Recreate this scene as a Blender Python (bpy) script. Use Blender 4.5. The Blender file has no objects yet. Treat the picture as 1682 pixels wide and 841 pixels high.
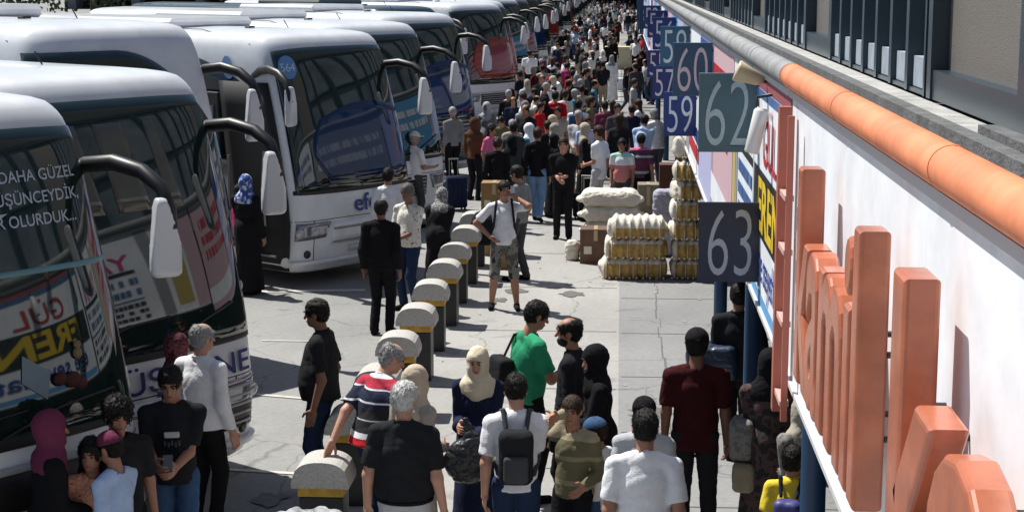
import bpy, math, random
import numpy as np
from mathutils import Vector, Matrix

# ---------------------------------------------------------------- camera, light
SC = bpy.context.scene
COL = SC.collection
FPX, CAMZ = 2780.0, 4.55
TH = math.atan(460/FPX); PS = math.atan(179/FPX*math.cos(TH))
cam = bpy.data.cameras.new("camera"); camo = bpy.data.objects.new("camera", cam); COL.objects.link(camo)
cam.sensor_fit = 'HORIZONTAL'; cam.sensor_width = 36; cam.lens = 36*FPX/1682
cam.clip_start = 0.1; cam.clip_end = 3000
camo.location = (0, 0, CAMZ); camo.rotation_euler = (math.pi/2-TH, 0, PS)
SC.camera = camo
SUN_EL, SHD = math.radians(60), (0.83, -0.55)
w = bpy.data.worlds.new("World"); SC.world = w; w.use_nodes = True
nt = w.node_tree; sky = nt.nodes.new('ShaderNodeTexSky'); sky.sky_type = 'NISHITA'; sky.sun_disc = False
sdir = Vector((-SHD[0], -SHD[1], 0)).normalized()
sky.sun_elevation = SUN_EL; sky.sun_rotation = math.atan2(sdir.x, sdir.y)
nt.links.new(sky.outputs[0], nt.nodes['Background'].inputs[0]); nt.nodes['Background'].inputs[1].default_value = 0.058
sl = bpy.data.lights.new("sun", 'SUN'); sl.energy = 4.9; sl.angle = math.radians(0.5); sl.color = (1, .965, .90)
so = bpy.data.objects.new("sun", sl); COL.objects.link(so)
so.rotation_euler = (Vector((sdir.x*math.cos(SUN_EL), sdir.y*math.cos(SUN_EL), math.sin(SUN_EL)))).to_track_quat('Z', 'Y').to_euler()
SC.view_settings.view_transform = 'Standard'; SC.view_settings.look = 'None'
SC.view_settings.exposure = 0.45; SC.view_settings.gamma = 1

_F0 = np.array([-math.sin(PS), math.cos(PS), 0]); _R = np.array([math.cos(PS), math.sin(PS), 0])
_F = _F0*math.cos(TH)+np.array([0, 0, -math.sin(TH)]); _U = np.cross(_R, _F)
def ray(px, py): return _R*(px-841)+_U*(420.5-py)+_F*FPX
def atZ(px, py, z=0.0):
    d = ray(px, py); t = (z-CAMZ)/d[2]; return (d[0]*t, d[1]*t, z)
def atX(px, py, x):
    d = ray(px, py); t = x/d[0]; return (x, d[1]*t, CAMZ+d[2]*t)

# ---------------------------------------------------------------- materials
MATS = {}
def lin(c):
    return tuple(((v/12.92) if v <= .04045 else ((v+.055)/1.055)**2.4) for v in c)
def mat(name, col, rough=.7, metal=0, spec=.5, coat=0, noise=0, nscale=8, bump=0, bscale=60, ior=None, sheen=0):
    if name in MATS: return MATS[name]
    m = bpy.data.materials.new(name); m.use_nodes = True; t = m.node_tree; b = t.nodes['Principled BSDF']
    b.inputs['Base Color'].default_value = (*col, 1); b.inputs['Roughness'].default_value = rough
    b.inputs['Metallic'].default_value = metal; b.inputs['Specular IOR Level'].default_value = spec
    b.inputs['Coat Weight'].default_value = coat
    if ior: b.inputs['IOR'].default_value = ior
    if sheen: b.inputs['Sheen Weight'].default_value = sheen
    if noise or bump:
        tc = t.nodes.new('ShaderNodeTexCoord')
    if noise:
        n = t.nodes.new('ShaderNodeTexNoise'); n.inputs['Scale'].default_value = nscale; n.inputs['Detail'].default_value = 6
        n.inputs['Roughness'].default_value = .65
        t.links.new(tc.outputs['Object'], n.inputs['Vector'])
        r = t.nodes.new('ShaderNodeMapRange'); r.inputs[1].default_value = .3; r.inputs[2].default_value = .7
        r.inputs[3].default_value = 1-noise; r.inputs[4].default_value = 1+noise
        t.links.new(n.outputs[0], r.inputs[0])
        mx = t.nodes.new('ShaderNodeVectorMath'); mx.operation = 'SCALE'; mx.inputs[0].default_value = col
        t.links.new(r.outputs[0], mx.inputs['Scale']); t.links.new(mx.outputs[0], b.inputs['Base Color'])
    if bump:
        n2 = t.nodes.new('ShaderNodeTexNoise'); n2.inputs['Scale'].default_value = bscale; n2.inputs['Detail'].default_value = 4
        t.links.new(tc.outputs['Object'], n2.inputs['Vector'])
        bp = t.nodes.new('ShaderNodeBump'); bp.inputs['Strength'].default_value = bump; bp.inputs['Distance'].default_value = .02
        t.links.new(n2.outputs[0], bp.inputs['Height']); t.links.new(bp.outputs[0], b.inputs['Normal'])
    MATS[name] = m; return m

CLR = {'black': (.012, .012, .014), 'offblack': (.02, .021, .024), 'navy': (.016, .022, .05), 'white': (.74, .75, .78),
 'offwhite': (.62, .60, .55), 'cream': (.66, .58, .44), 'beige': (.5, .42, .32), 'grey': (.2, .21, .22), 'lightgrey': (.42, .43, .45),
 'darkgrey': (.06, .062, .068), 'red': (.45, .012, .02), 'maroon': (.10, .015, .022), 'wine': (.05, .010, .012), 'mauve': (.16, .035, .075),
 'pink': (.62, .14, .28), 'magenta': (.45, .03, .16), 'green': (.035, .30, .15), 'jeans': (.05, .10, .20), 'lightjeans': (.16, .27, .44),
 'darkjeans': (.02, .035, .08), 'blue': (.04, .12, .40), 'teal': (.04, .18, .24), 'olive': (.13, .12, .07), 'brown': (.10, .05, .03),
 'khaki': (.30, .26, .18), 'yellow': (.72, .55, .05), 'peach': (.60, .24, .14), 'mint': (.35, .62, .56), 'lightblue': (.42, .55, .78),
 'orange': (.65, .18, .04), 'plum': (.10, .04, .08), 'stone': (.36, .33, .28)}
def cloth(c):
    return mat('cloth_'+c, CLR[c], rough=.92, spec=.10, noise=.14, nscale=6, bump=.22, bscale=70, sheen=.0)
def skin(k):
    c = {'fair': (.50, .27, .19), 'tan': (.36, .18, .115), 'dark': (.22, .105, .065)}[k]
    return mat('skin_'+k, c, rough=.55, spec=.4, noise=.1, nscale=14)
def hairm(k):
    c = {'black': (.010, .008, .007), 'brown': (.035, .02, .012), 'grey': (.30, .30, .30), 'white': (.55, .55, .54), 'blond': (.35, .22, .09), 'salt': (.12, .115, .11)}[k]
    return mat('hair_'+k, c, rough=.55, spec=.22, noise=.35, nscale=38, bump=.4, bscale=110)
def pattern(name, kind, cols, per=.1, base=.6, rough=.9):
    """woven pattern in object space: 'bands' list of (z, colour) or 'spots'/'check'"""
    if name in MATS: return MATS[name]
    m = mat(name, cols[0] if kind != 'bands' else cols[0][1], rough=rough, spec=.25, bump=.3, bscale=26)
    t = m.node_tree; b = t.nodes['Principled BSDF']; tc = t.nodes.new('ShaderNodeTexCoord')
    if kind == 'bands':
        sx = t.nodes.new('ShaderNodeSeparateXYZ'); t.links.new(tc.outputs['Object'], sx.inputs[0])
        mr = t.nodes.new('ShaderNodeMapRange'); mr.inputs[1].default_value = base; mr.inputs[2].default_value = base+per
        t.links.new(sx.outputs[2], mr.inputs[0])
        cr = t.nodes.new('ShaderNodeValToRGB'); cr.color_ramp.interpolation = 'CONSTANT'
        el = cr.color_ramp.elements
        while len(el) < len(cols): el.new(.5)
        for e, (p, c) in zip(el, cols): e.position = p; e.color = (*c, 1)
        t.links.new(mr.outputs[0], cr.inputs[0]); t.links.new(cr.outputs[0], b.inputs['Base Color'])
    else:
        v = t.nodes.new('ShaderNodeTexVoronoi' if kind == 'spots' else 'ShaderNodeTexNoise'); v.inputs['Scale'].default_value = 1/per
        t.links.new(tc.outputs['Object'], v.inputs['Vector'])
        cr = t.nodes.new('ShaderNodeValToRGB'); cr.color_ramp.interpolation = 'CONSTANT'
        el = cr.color_ramp.elements
        while len(el) < len(cols): el.new(.5)
        for i, (e, c) in enumerate(zip(el, cols)): e.position = i*(.5/len(cols))+(.28 if i else 0); e.color = (*c, 1)
        t.links.new(v.outputs[0], cr.inputs[0]); t.links.new(cr.outputs[0], b.inputs['Base Color'])
    return m

# ---------------------------------------------------------------- object helpers
def setp(o, label=None, cat=None, group=None, kind=None):
    if label: o['label'] = label
    if cat: o['category'] = cat
    if group: o['group'] = group
    if kind: o['kind'] = kind
    return o
def empty(name, loc=(0, 0, 0), rz=0, **k):
    o = bpy.data.objects.new(name, None); COL.objects.link(o); o.location = loc; o.rotation_euler = (0, 0, rz)
    o.empty_display_size = .2
    return setp(o, **k)
def mesh_obj(name, V, Fc, m, parent=None, smooth=False, mi=None, **k):
    me = bpy.data.meshes.new(name)
    V = np.asarray(V, dtype=np.float32)
    if isinstance(Fc, np.ndarray):
        n = len(Fc); me.vertices.add(len(V)); me.vertices.foreach_set('co', V.ravel())
        me.loops.add(n*Fc.shape[1]); me.loops.foreach_set('vertex_index', Fc.ravel().astype(np.int32))
        me.polygons.add(n); me.polygons.foreach_set('loop_start', np.arange(0, n*Fc.shape[1], Fc.shape[1], dtype=np.int32))
        me.polygons.foreach_set('loop_total', np.full(n, Fc.shape[1], dtype=np.int32))
        me.update(calc_edges=True)
    else:
        me.from_pydata([tuple(map(float, v)) for v in V], [], Fc)
    for mm in (m if isinstance(m, (list, tuple)) else [m]): me.materials.append(mm)
    if smooth: me.polygons.foreach_set('use_smooth', np.ones(len(me.polygons), dtype=bool))
    if mi is not None: me.polygons.foreach_set('material_index', np.asarray(mi, dtype=np.int32))
    me.update()
    o = bpy.data.objects.new(name, me); COL.objects.link(o); o.parent = parent
    return setp(o, **k)
class MB:
    """collects shapes into one mesh"""
    def __init__(s): s.V = []; s.F = []; s.S = []
    def add(s, V, F, sm=False):
        n = len(s.V); s.V += [tuple(v) for v in V]; s.F += [tuple(i+n for i in f) for f in F]; s.S += [sm]*len(F); return s
    def box(s, c, d, M=None, bev=0):
        x, y, z = d[0]/2, d[1]/2, d[2]/2
        if bev:
            V = []; b = bev
            for sx in (-1, 1):
                for sy in (-1, 1):
                    for sz in (-1, 1):
                        V += [(sx*(x-b), sy*(y-b), sz*z), (sx*(x-b), sy*y, sz*(z-b)), (sx*x, sy*(y-b), sz*(z-b))]
            I = lambda a, b_, c_, k: ((a*2+b_)*2+c_)*3+k
            F = []
            for sz in (0, 1):
                f = [I(0, 0, sz, 0), I(1, 0, sz, 0), I(1, 1, sz, 0), I(0, 1, sz, 0)]; F.append(f if sz else f[::-1])
            for sy in (0, 1):
                f = [I(0, sy, 0, 1), I(1, sy, 0, 1), I(1, sy, 1, 1), I(0, sy, 1, 1)]; F.append(f[::-1] if sy else f)
            for sx in (0, 1):
                f = [I(sx, 0, 0, 2), I(sx, 1, 0, 2), I(sx, 1, 1, 2), I(sx, 0, 1, 2)]; F.append(f if sx else f[::-1])
            for a in (0, 1):
                for b2 in (0, 1):
                    F.append([I(0, a, b2, 0), I(1, a, b2, 0), I(1, a, b2, 1), I(0, a, b2, 1)])
                    F.append([I(a, 0, b2, 0), I(a, 1, b2, 0), I(a, 1, b2, 2), I(a, 0, b2, 2)])
                    F.append([I(a, b2, 0, 1), I(a, b2, 1, 1), I(a, b2, 1, 2), I(a, b2, 0, 2)])
                    for c2 in (0, 1): F.append([I(a, b2, c2, 0), I(a, b2, c2, 1), I(a, b2, c2, 2)])
        else:
            V = [(i*x, j*y, k*z) for i in (-1, 1) for j in (-1, 1) for k in (-1, 1)]
            F = [(0, 1, 3, 2), (4, 6, 7, 5), (0, 4, 5, 1), (2, 3, 7, 6), (0, 2, 6, 4), (1, 5, 7, 3)]
        if M is not None: V = [tuple(M @ Vector(v)) for v in V]
        return s.add([(v[0]+c[0], v[1]+c[1], v[2]+c[2]) for v in V], F)
    def tube(s, pts, r, n=8, caps=True):
        pts = [Vector(p) for p in pts]; m = len(pts); rr = r if isinstance(r, (list, tuple)) else [r]*m
        V = []; prev = None
        for i, p in enumerate(pts):
            d = (pts[min(i+1, m-1)]-pts[max(i-1, 0)]).normalized()
            a = (prev if prev is not None else (Vector((0, 0, 1)) if abs(d.z) < .9 else Vector((1, 0, 0))))
            u = (a-d*a.dot(d)).normalized(); prev = u; v = d.cross(u)
            for k in range(n):
                t = 2*math.pi*k/n; V.append(p+(u*math.cos(t)+v*math.sin(t))*rr[i])
        F = [(i*n+k, i*n+(k+1) % n, (i+1)*n+(k+1) % n, (i+1)*n+k) for i in range(m-1) for k in range(n)]
        s.add(V, F, True)
        if caps: s.add([V[k] for k in range(n)], [tuple(range(n))[::-1]]); s.add([V[-n+k] for k in range(n)], [tuple(range(n))])
        return s
    def lathe(s, c, prof, n=16, axis='z', sm=True):
        V = []
        for r, h in prof:
            for k in range(n):
                t = 2*math.pi*k/n; a, b = r*math.cos(t), r*math.sin(t)
                V.append({'z': (a, b, h), 'x': (h, a, b), 'y': (a, h, b)}[axis])
        F = [(i*n+k, i*n+(k+1) % n, (i+1)*n+(k+1) % n, (i+1)*n+k) for i in range(len(prof)-1) for k in range(n)]
        F += [tuple(range(n))[::-1], tuple((len(prof)-1)*n+k for k in range(n))]
        s.add([(v[0]+c[0], v[1]+c[1], v[2]+c[2]) for v in V], F, sm); return s
    def ell(s, c, r, n=12, M=None):
        V = []; F = []
        m = n//2
        for i in range(m+1):
            p = math.pi*i/m
            for k in range(n):
                t = 2*math.pi*k/n; V.append(Vector((r[0]*math.sin(p)*math.cos(t), r[1]*math.sin(p)*math.sin(t), r[2]*math.cos(p))))
        if M is not None: V = [M @ v for v in V]
        F = [(i*n+k, (i+1)*n+k, (i+1)*n+(k+1) % n, i*n+(k+1) % n) for i in range(m) for k in range(n)]
        return s.add([(v[0]+c[0], v[1]+c[1], v[2]+c[2]) for v in V], F, True)
    def obj(s, name, m, parent=None, **k):
        me = bpy.data.meshes.new(name); me.from_pydata(s.V, [], s.F); me.materials.append(m)
        me.polygons.foreach_set('use_smooth', np.array(s.S, dtype=bool)); me.validate()
        o = bpy.data.objects.new(name, me); COL.objects.link(o); o.parent = parent
        return setp(o, **k)
_TXT = {}
def text_mesh(txt, size=1, bold=0, ext=0):
    key = (txt, bold, ext)
    if key not in _TXT:
        cu = bpy.data.curves.new('t', 'FONT'); cu.body = txt; cu.size = 1; cu.offset = bold; cu.extrude = ext; cu.bevel_depth = .016 if ext else 0; cu.bevel_resolution = 2; cu.resolution_u = 4
        cu.fill_mode = 'BOTH' if ext else 'FRONT'
        ob = bpy.data.objects.new('t', cu); COL.objects.link(ob); bpy.context.view_layer.update()
        dg = bpy.context.evaluated_depsgraph_get(); me = bpy.data.meshes.new_from_object(ob.evaluated_get(dg))
        V = np.array([v.co[:] for v in me.vertices]); F = [tuple(p.vertices) for p in me.polygons]
        bpy.data.objects.remove(ob); bpy.data.curves.remove(cu); bpy.data.meshes.remove(me)
        V[:, 0] -= V[:, 0].min(); V[:, 0] -= V[:, 0].max()/2
        _TXT[key] = (V, F)
    V, F = _TXT[key]; V = V.copy(); V[:, :2] *= size; return V, F
# ---------------------------------------------------------------- implicit bodies (one continuous skin per figure)
def unit(v): v = np.asarray(v, float); return v/max(1e-9, np.linalg.norm(v))
class Field:
    def __init__(s): s.ops = []
    def cone(s, a, b, r1, r2, k=.025, fr=None, flat=1.0):
        s.ops.append(('c', np.asarray(a, float), np.asarray(b, float), r1, r2, k, fr, flat)); return s
    def ell(s, c, r, k=.025, fr=None, sub=False):
        s.ops.append(('s' if sub else 'e', np.asarray(c, float), np.asarray(r, float), k, fr)); return s
    def box(s, c, h, rad, k=.01, fr=None):
        s.ops.append(('b', np.asarray(c, float), np.asarray(h, float), rad, k, fr)); return s
    def cut(s, p, n, near=None):
        s.ops.append(('p', np.asarray(p, float), unit(n), near)); return s
    def subcone(s, a, b, r1, r2): s.ops.append(('x', np.asarray(a, float), np.asarray(b, float), r1, r2)); return s
    def bounds(s):
        lo = np.full(3, 9e9); hi = -lo
        for o in s.ops:
            if o[0] == 'c':
                r = max(o[3], o[4]); r = r*max(1, o[7])
                lo = np.minimum(lo, np.minimum(o[1], o[2])-r); hi = np.maximum(hi, np.maximum(o[1], o[2])+r)
            elif o[0] in 'e': lo = np.minimum(lo, o[1]-max(o[2])); hi = np.maximum(hi, o[1]+max(o[2]))
            elif o[0] == 'b': r = np.linalg.norm(o[2]); lo = np.minimum(lo, o[1]-r); hi = np.maximum(hi, o[1]+r)
        return lo, hi
    def mesh(s, res, disp=None):
        lo, hi = s.bounds(); lo = lo-res*2.5; hi = hi+res*2.5
        n = np.ceil((hi-lo)/res).astype(int)+1
        ax = [lo[i]+res*np.arange(n[i]) for i in range(3)]
        D = np.full(n, .5)
        def sl(l, h):
            a = np.clip(np.floor((l-lo)/res).astype(int), 0, n-1); b = np.clip(np.ceil((h-lo)/res).astype(int)+1, 1, n)
            S = tuple(slice(a[i], max(a[i]+1, b[i])) for i in range(3))
            return S, [ax[0][S[0]][:, None, None], ax[1][S[1]][None, :, None], ax[2][S[2]][None, None, :]]
        for o in s.ops:
            t = o[0]
            if t in 'cx':
                a, b, r1, r2 = o[1:5]
                k, fr, flat = (o[5:] if t == 'c' else (0, None, 1))
                m = max(r1, r2)*max(1, flat)+k+res*2+.03
                S, (X, Y, Z) = sl(np.minimum(a, b)-m, np.maximum(a, b)+m)
                P = [X-a[0], Y-a[1], Z-a[2]]; bb = b-a
                if fr is not None:
                    P = [P[0]*fr[i][0]+P[1]*fr[i][1]+P[2]*fr[i][2] for i in range(3)]; bb = fr@bb
                    P[1] = P[1]/flat; bb = bb.copy(); bb[1] /= flat
                L = max(1e-9, bb@bb); q = np.clip((P[0]*bb[0]+P[1]*bb[1]+P[2]*bb[2])/L, 0, 1)
                d = np.sqrt((P[0]-q*bb[0])**2+(P[1]-q*bb[1])**2+(P[2]-q*bb[2])**2)-(r1+(r2-r1)*q)
                if flat < 1: d = d*(.5+.5*flat)
                if t == 'x': D[S] = np.maximum(D[S], -d); continue
            elif t in 'es':
                c, r, k, fr = o[1:]
                m = max(r)+k+res*2+.03
                S, (X, Y, Z) = sl(c-m, c+m); P = [X-c[0], Y-c[1], Z-c[2]]
                if fr is not None: P = [P[0]*fr[i][0]+P[1]*fr[i][1]+P[2]*fr[i][2] for i in range(3)]
                q0 = np.sqrt((P[0]/r[0])**2+(P[1]/r[1])**2+(P[2]/r[2])**2)
                q1 = np.sqrt((P[0]/r[0]**2)**2+(P[1]/r[1]**2)**2+(P[2]/r[2]**2)**2)+1e-9
                d = q0*(q0-1)/q1; d = np.maximum(d, -min(r))
                if t == 's':
                    h = np.clip(.5-.5*(D[S]+d)/max(k, 1e-4), 0, 1); D[S] = D[S]*(1-h)+(-d)*h+k*h*(1-h); continue
            elif t == 'b':
                c, hh, rad, k, fr = o[1:]; m = np.linalg.norm(hh)+k+res*2
                S, (X, Y, Z) = sl(c-m, c+m); P = [X-c[0], Y-c[1], Z-c[2]]
                if fr is not None: P = [P[0]*fr[i][0]+P[1]*fr[i][1]+P[2]*fr[i][2] for i in range(3)]
                q = [np.abs(P[i])-hh[i]+rad for i in range(3)]
                d = np.sqrt(sum(np.maximum(v, 0)**2 for v in q))+np.minimum(np.maximum(np.maximum(q[0], q[1]), q[2]), 0)-rad
            elif t == 'p':
                p, nn, near = o[1:]
                if near is None: S, (X, Y, Z) = sl(lo, hi)
                else: S, (X, Y, Z) = sl(p-near, p+near)
                d = (X-p[0])*nn[0]+(Y-p[1])*nn[1]+(Z-p[2])*nn[2]
                D[S] = np.maximum(D[S], d); continue
            A = D[S]
            if k > 0:
                h = np.clip(.5+.5*(A-d)/k, 0, 1); D[S] = A*(1-h)+d*h-k*h*(1-h)
            else: D[S] = np.minimum(A, d)
        if disp is not None: D = D+disp(ax[0][:, None, None], ax[1][None, :, None], ax[2][None, None, :])
        D[0] = D[-1] = .1; D[:, 0] = D[:, -1] = .1; D[:, :, 0] = D[:, :, -1] = .1
        return surfnet(D, lo, res)
def surfnet(D, lo, res):
    neg = D < 0; n = D.shape
    cnt = np.zeros((n[0]-1, n[1]-1, n[2]-1), np.int8); C8 = [(i, j, k) for i in (0, 1) for j in (0, 1) for k in (0, 1)]
    for (i, j, k) in C8: cnt += neg[i:n[0]-1+i, j:n[1]-1+j, k:n[2]-1+k]
    mask = (cnt > 0) & (cnt < 8); I = np.array(np.nonzero(mask)); m = I.shape[1]
    idx = np.full(mask.shape, -1, np.int32); idx[mask] = np.arange(m)
    val = {c: D[I[0]+c[0], I[1]+c[1], I[2]+c[2]] for c in C8}
    acc = np.zeros((m, 3)); num = np.zeros(m)
    for c in C8:
        for a in range(3):
            if c[a]: continue
            e = list(c); e[a] = 1; e = tuple(e); v0, v1 = val[c], val[e]; s = (v0 < 0) != (v1 < 0)
            t = np.where(s, v0/np.where(s, v0-v1, 1), 0)
            p = np.tile(np.array(c, float), (m, 1)); p[:, a] = t
            acc += p*s[:, None]; num += s
    V = lo+(I.T+acc/num[:, None])*res
    Fs = []
    for a in range(3):
        b, c = (a+1) % 3, (a+2) % 3
        s0 = [slice(1, n[0]-1), slice(1, n[1]-1), slice(1, n[2]-1)]; s0[a] = slice(0, n[a]-1)
        s1 = list(s0); s1[a] = slice(1, n[a])
        A, B = neg[tuple(s0)], neg[tuple(s1)]; cr = A != B
        P = np.array(np.nonzero(cr)); off = np.array([1, 1, 1]); off[a] = 0; P = P+off[:, None]
        def cell(db, dc):
            q = P.copy(); q[b] -= db; q[c] -= dc; return idx[q[0], q[1], q[2]]
        Q = np.stack([cell(1, 1), cell(0, 1), cell(0, 0), cell(1, 0)], 1)
        fl = ~A[cr]; Q[fl] = Q[fl][:, ::-1]; Fs.append(Q)
    F = np.concatenate(Fs); return V, F[(F >= 0).all(1)]
def folds(amp, seed, fz=9, fa=14):
    r = np.random.RandomState(seed); p = r.rand(8)*6.28
    def f(X, Y, Z):
        w1 = np.sin(fz*1.3*Z+5*X+p[0])*1.4+np.sin(7*Y+p[1])
        cr = (1-np.abs(np.sin(fa*.9*X*np.sign(X+1e-6)+fz*1.9*Z+1.7*w1+p[5])))**3+(1-np.abs(np.sin(fa*1.3*(X-Y)-fz*1.2*Z+1.2*w1+p[6])))**4
        c2 = (1-np.abs(np.sin(fa*.55*np.abs(X)+fz*.9*Z+.8*w1+p[7])))**2
        return amp*(.30*(np.sin(fa*.8*X+fz*.7*Z+w1+p[2])+np.sin(fa*1.2*Y-fz*1.5*Z+w1+p[3]))+.9*cr+.7*c2-.75)
    return f
def ik(a, t, l1, l2, pole):
    d = t-a; L = np.linalg.norm(d); L2 = min(L, (l1+l2)*.995); u = d/L
    x = (l1*l1-l2*l2+L2*L2)/(2*L2); h = math.sqrt(max(0, l1*l1-x*x))
    pv = np.asarray(pole, float); pv = unit(pv-u*(pv@u)); return a+u*x+pv*h, a+u*L2
def hand_field(W, d, pn, curl, side, sc=1.0):
    """palm + four fingers + thumb. W wrist, d hand direction, pn palm normal, side: +1 if thumb lies along cross(d,pn)"""
    d = unit(d); pn = unit(np.asarray(pn)-d*(np.asarray(pn)@d)); sd = np.cross(d, pn)*side
    f = Field(); fr = np.array([sd, d, pn])
    f.cone(W-d*.03*sc, W+d*.02*sc, .026*sc, .028*sc, .01)
    f.box(W+d*.055*sc, np.array([.041, .046, .014])*sc, .013*sc, .015, fr)
    for i, (o, L) in enumerate(((.031, .078), (.0105, .088), (-.0105, .082), (-.031, .063))):
        p = W+d*.095*sc+sd*o*sc; a = curl*.5+.06*i*curl; q = d
        for j, (fl, r) in enumerate(((.42, .0098), (.33, .0088), (.25, .0078))):
            q = unit(d*math.cos(a)+pn*math.sin(a)); e = p+q*L*fl*sc; f.cone(p, e, r*sc, (r-.0007)*sc, .003); p = e; a += curl*.75+.05
    p = W+d*.025*sc+sd*.032*sc; q = unit(d*.6+sd*.75+pn*.3); e = p+q*.045*sc; f.cone(p, e, .014*sc, .012*sc, .008)
    q2 = unit(d*.9+sd*.2+pn*(.2+curl*.5)); f.cone(e, e+q2*.038*sc, .0115*sc, .0095*sc, .003)
    return f
def strands(V, Fq, hf, hu, seed, n, L, lift):
    r = np.random.RandomState(seed); a, b, c, d = (V[Fq[:, i]] for i in range(4)); N = np.cross(c-a, d-b); N /= np.linalg.norm(N, axis=1)[:, None]+1e-9
    C = (a+b+c+d)/4; pick = r.randint(0, len(C), n); C, N = C[pick], N[pick]
    g = -hu*.8-hf*.45+r.randn(n, 3)*.45; g = g-N*(g*N).sum(1)[:, None]; g /= np.linalg.norm(g, axis=1)[:, None]+1e-9
    sd = np.cross(N, g); ln = L*(.6+.8*r.rand(n))[:, None]; w_ = .0022
    P0 = C-sd*w_-N*.001; P1 = C+sd*w_-N*.001; P2 = C+g*ln*.6+N*ln*lift*.8+sd*w_*.7; P3 = C+g*ln+N*ln*lift*.6
    Q = np.stack([P0, P1, P2, P3], 1).reshape(-1, 3); F2 = np.arange(n*4).reshape(n, 4)+len(V)
    return np.concatenate([V, Q]), np.concatenate([Fq, F2])
ARMS = {'hang': (.232, .05, .86), 'front': (.05, .27, 1.04), 'low': (.08, .22, .90), 'ear': (.135, .115, 1.56), 'hip': (.20, .06, 1.02), 'reach': (.14, .50, 1.22),
 'hold': (.14, .34, 1.10), 'brow': (.035, .20, 1.63), 'up': (.12, .05, 1.72), 'back': (.08, -.2, .98), 'carry': (.30, .08, .88), 'swingf': (.24, .26, .93), 'swingb': (.26, -.22, .92)}
PID = [0]
def person(px, py, H, a, label, top=('tee', 'black'), bot=('pants', 'black'), hair=('short', 'black'), sk='tan', arms=('hang', 'hang'),
           legs='stand', lean=0, fat=0, turn=0, nod=4, q=1, build=1.0, group=None, loc=None, shoe='black', name='person', face=None, beard=None, hat=None, roll=0, curl=.45, hem=.90):
    """px,py: crown in the photograph; a: facing, 0 = away from the viewer along the street, 90 = right, 180 = towards the viewer"""
    PID[0] += 1; seed = PID[0]; s = H/1.75
    if loc is None: p = atZ(px, py, H-.015); loc = (p[0], p[1], 0)
    root = empty(name, loc, -math.radians(a), label=label, cat='person', group=group)
    res = {2: .0105, 1: .014, 0: .022, -1: .033}[q]
    cs = (1.75/H)**.45 if H < 1.5 else 1.0          # children: larger heads
    ln = math.radians(lean); cl, sn = math.cos(ln), math.sin(ln); P0 = np.array([0, 0, .96])
    def T(p):
        p = np.asarray(p, float)-P0; return (np.array([p[0], p[1]*cl+p[2]*sn, -p[1]*sn+p[2]*cl])+P0+np.array([0, -.35*sn*.5, 0]))*s
    def D(v): v = np.asarray(v, float); return np.array([v[0], v[1]*cl+v[2]*sn, -v[1]*sn+v[2]*cl])
    FR = np.array([D((1, 0, 0)), D((0, 1, 0)), D((0, 0, 1))])
    tr, nd, rl = math.radians(turn), math.radians(nod), math.radians(roll)
    hf = np.array([math.sin(tr)*math.cos(nd), math.cos(tr)*math.cos(nd), -math.sin(nd)]); hr = np.array([math.cos(tr), -math.sin(tr), 0])
    hu = np.cross(hr, hf); hr, hu = hr*math.cos(rl)+hu*math.sin(rl), hu*math.cos(rl)-hr*math.sin(rl)
    hf, hr, hu = D(hf), D(hr), D(hu); HF = np.array([hr, hf, hu]); hs = s*cs
    nb = T((0, -.012, 1.475)); hc = T((0, .018, 1.56))+(hu*.078+hf*.008)*hs
    h = lambda x, y, z: hc+(hr*x+hf*y+hu*z)*hs
    female = top[0] in ('dress', 'blouse', 'abaya')
    sw = (.168 if female else .183)*build; br = build
    Sh = [T((-sw, -.005, 1.40)), T((sw, -.005, 1.40))]
    El, Wr = [], []
    for i, sg in enumerate((-1, 1)):
        t = arms[i]; pole = (sg*.22, -1, -.5)
        if isinstance(t, str):
            if t == 'hip': pole = (sg*1.2, -.5, 0)
            if t in ('ear', 'brow', 'up'): pole = (sg*1.0, .2, -1)
            c = ARMS[t]; t = (sg*c[0], c[1], c[2])
            if arms[i] == 'hip': t = (sg*(c[0]+fat), c[1], c[2])
            if arms[i] in ('hang', 'carry'): t = (sg*(c[0]+fat*.8+.02*((seed*7) % 5-2)/2), c[1]+.03*((seed*3) % 4-1.5), c[2])
        if t[0] == 'w':
            ca, sa = math.cos(math.radians(a)), math.sin(math.radians(a)); dx, dy = t[1]-loc[0], t[2]-loc[1]; tt = np.array([dx*ca-dy*sa, dx*sa+dy*ca, t[3]])
        else: tt = T(t)
        e, wv = ik(Sh[i], tt, .298*s, .262*s, D(pole)); El.append(e); Wr.append(wv)
    G = np.array
    if legs == 'walk': ft = [((-.085), .24, .10, .12), (.085, -.22, .16, -.35)]
    elif legs == 'walk2': ft = [(-.085, -.20, .15, -.3), (.085, .22, .10, .1)]
    elif legs == 'wide': ft = [(-.17, .02, .09, 0), (.17, -.02, .09, 0)]
    elif legs == 'relax': ft = [(-.10, .07, .09, 0), (.12, -.03, .09, 0)]
    else: ft = [(-.095, .0, .09, 0), (.10, .03, .09, 0)]
    Hp = [G([-.088, 0, .93])*s, G([.088, 0, .93])*s]; Kn, An, Tp = [], [], []
    for i, (fx, fy, fz, _) in enumerate(ft):
        k, an = ik(Hp[i], G([fx, fy-.03, fz])*s, .445*s, .42*s, (0, 1, 0)); Kn.append(k); An.append(an)
    SK = skin(sk)
    # --- body
    b = Field()
    b.cone(nb-hu*.02*s, hc-hu*.05*hs-hf*.012*hs, .058*s, .052*s, .03)
    b.ell(h(0, -.008, .028), np.array([.076, .096, .092])*hs, .02, HF); b.ell(h(0, .022, -.05), np.array([.057, .066, .064])*hs, .03, HF)
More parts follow.
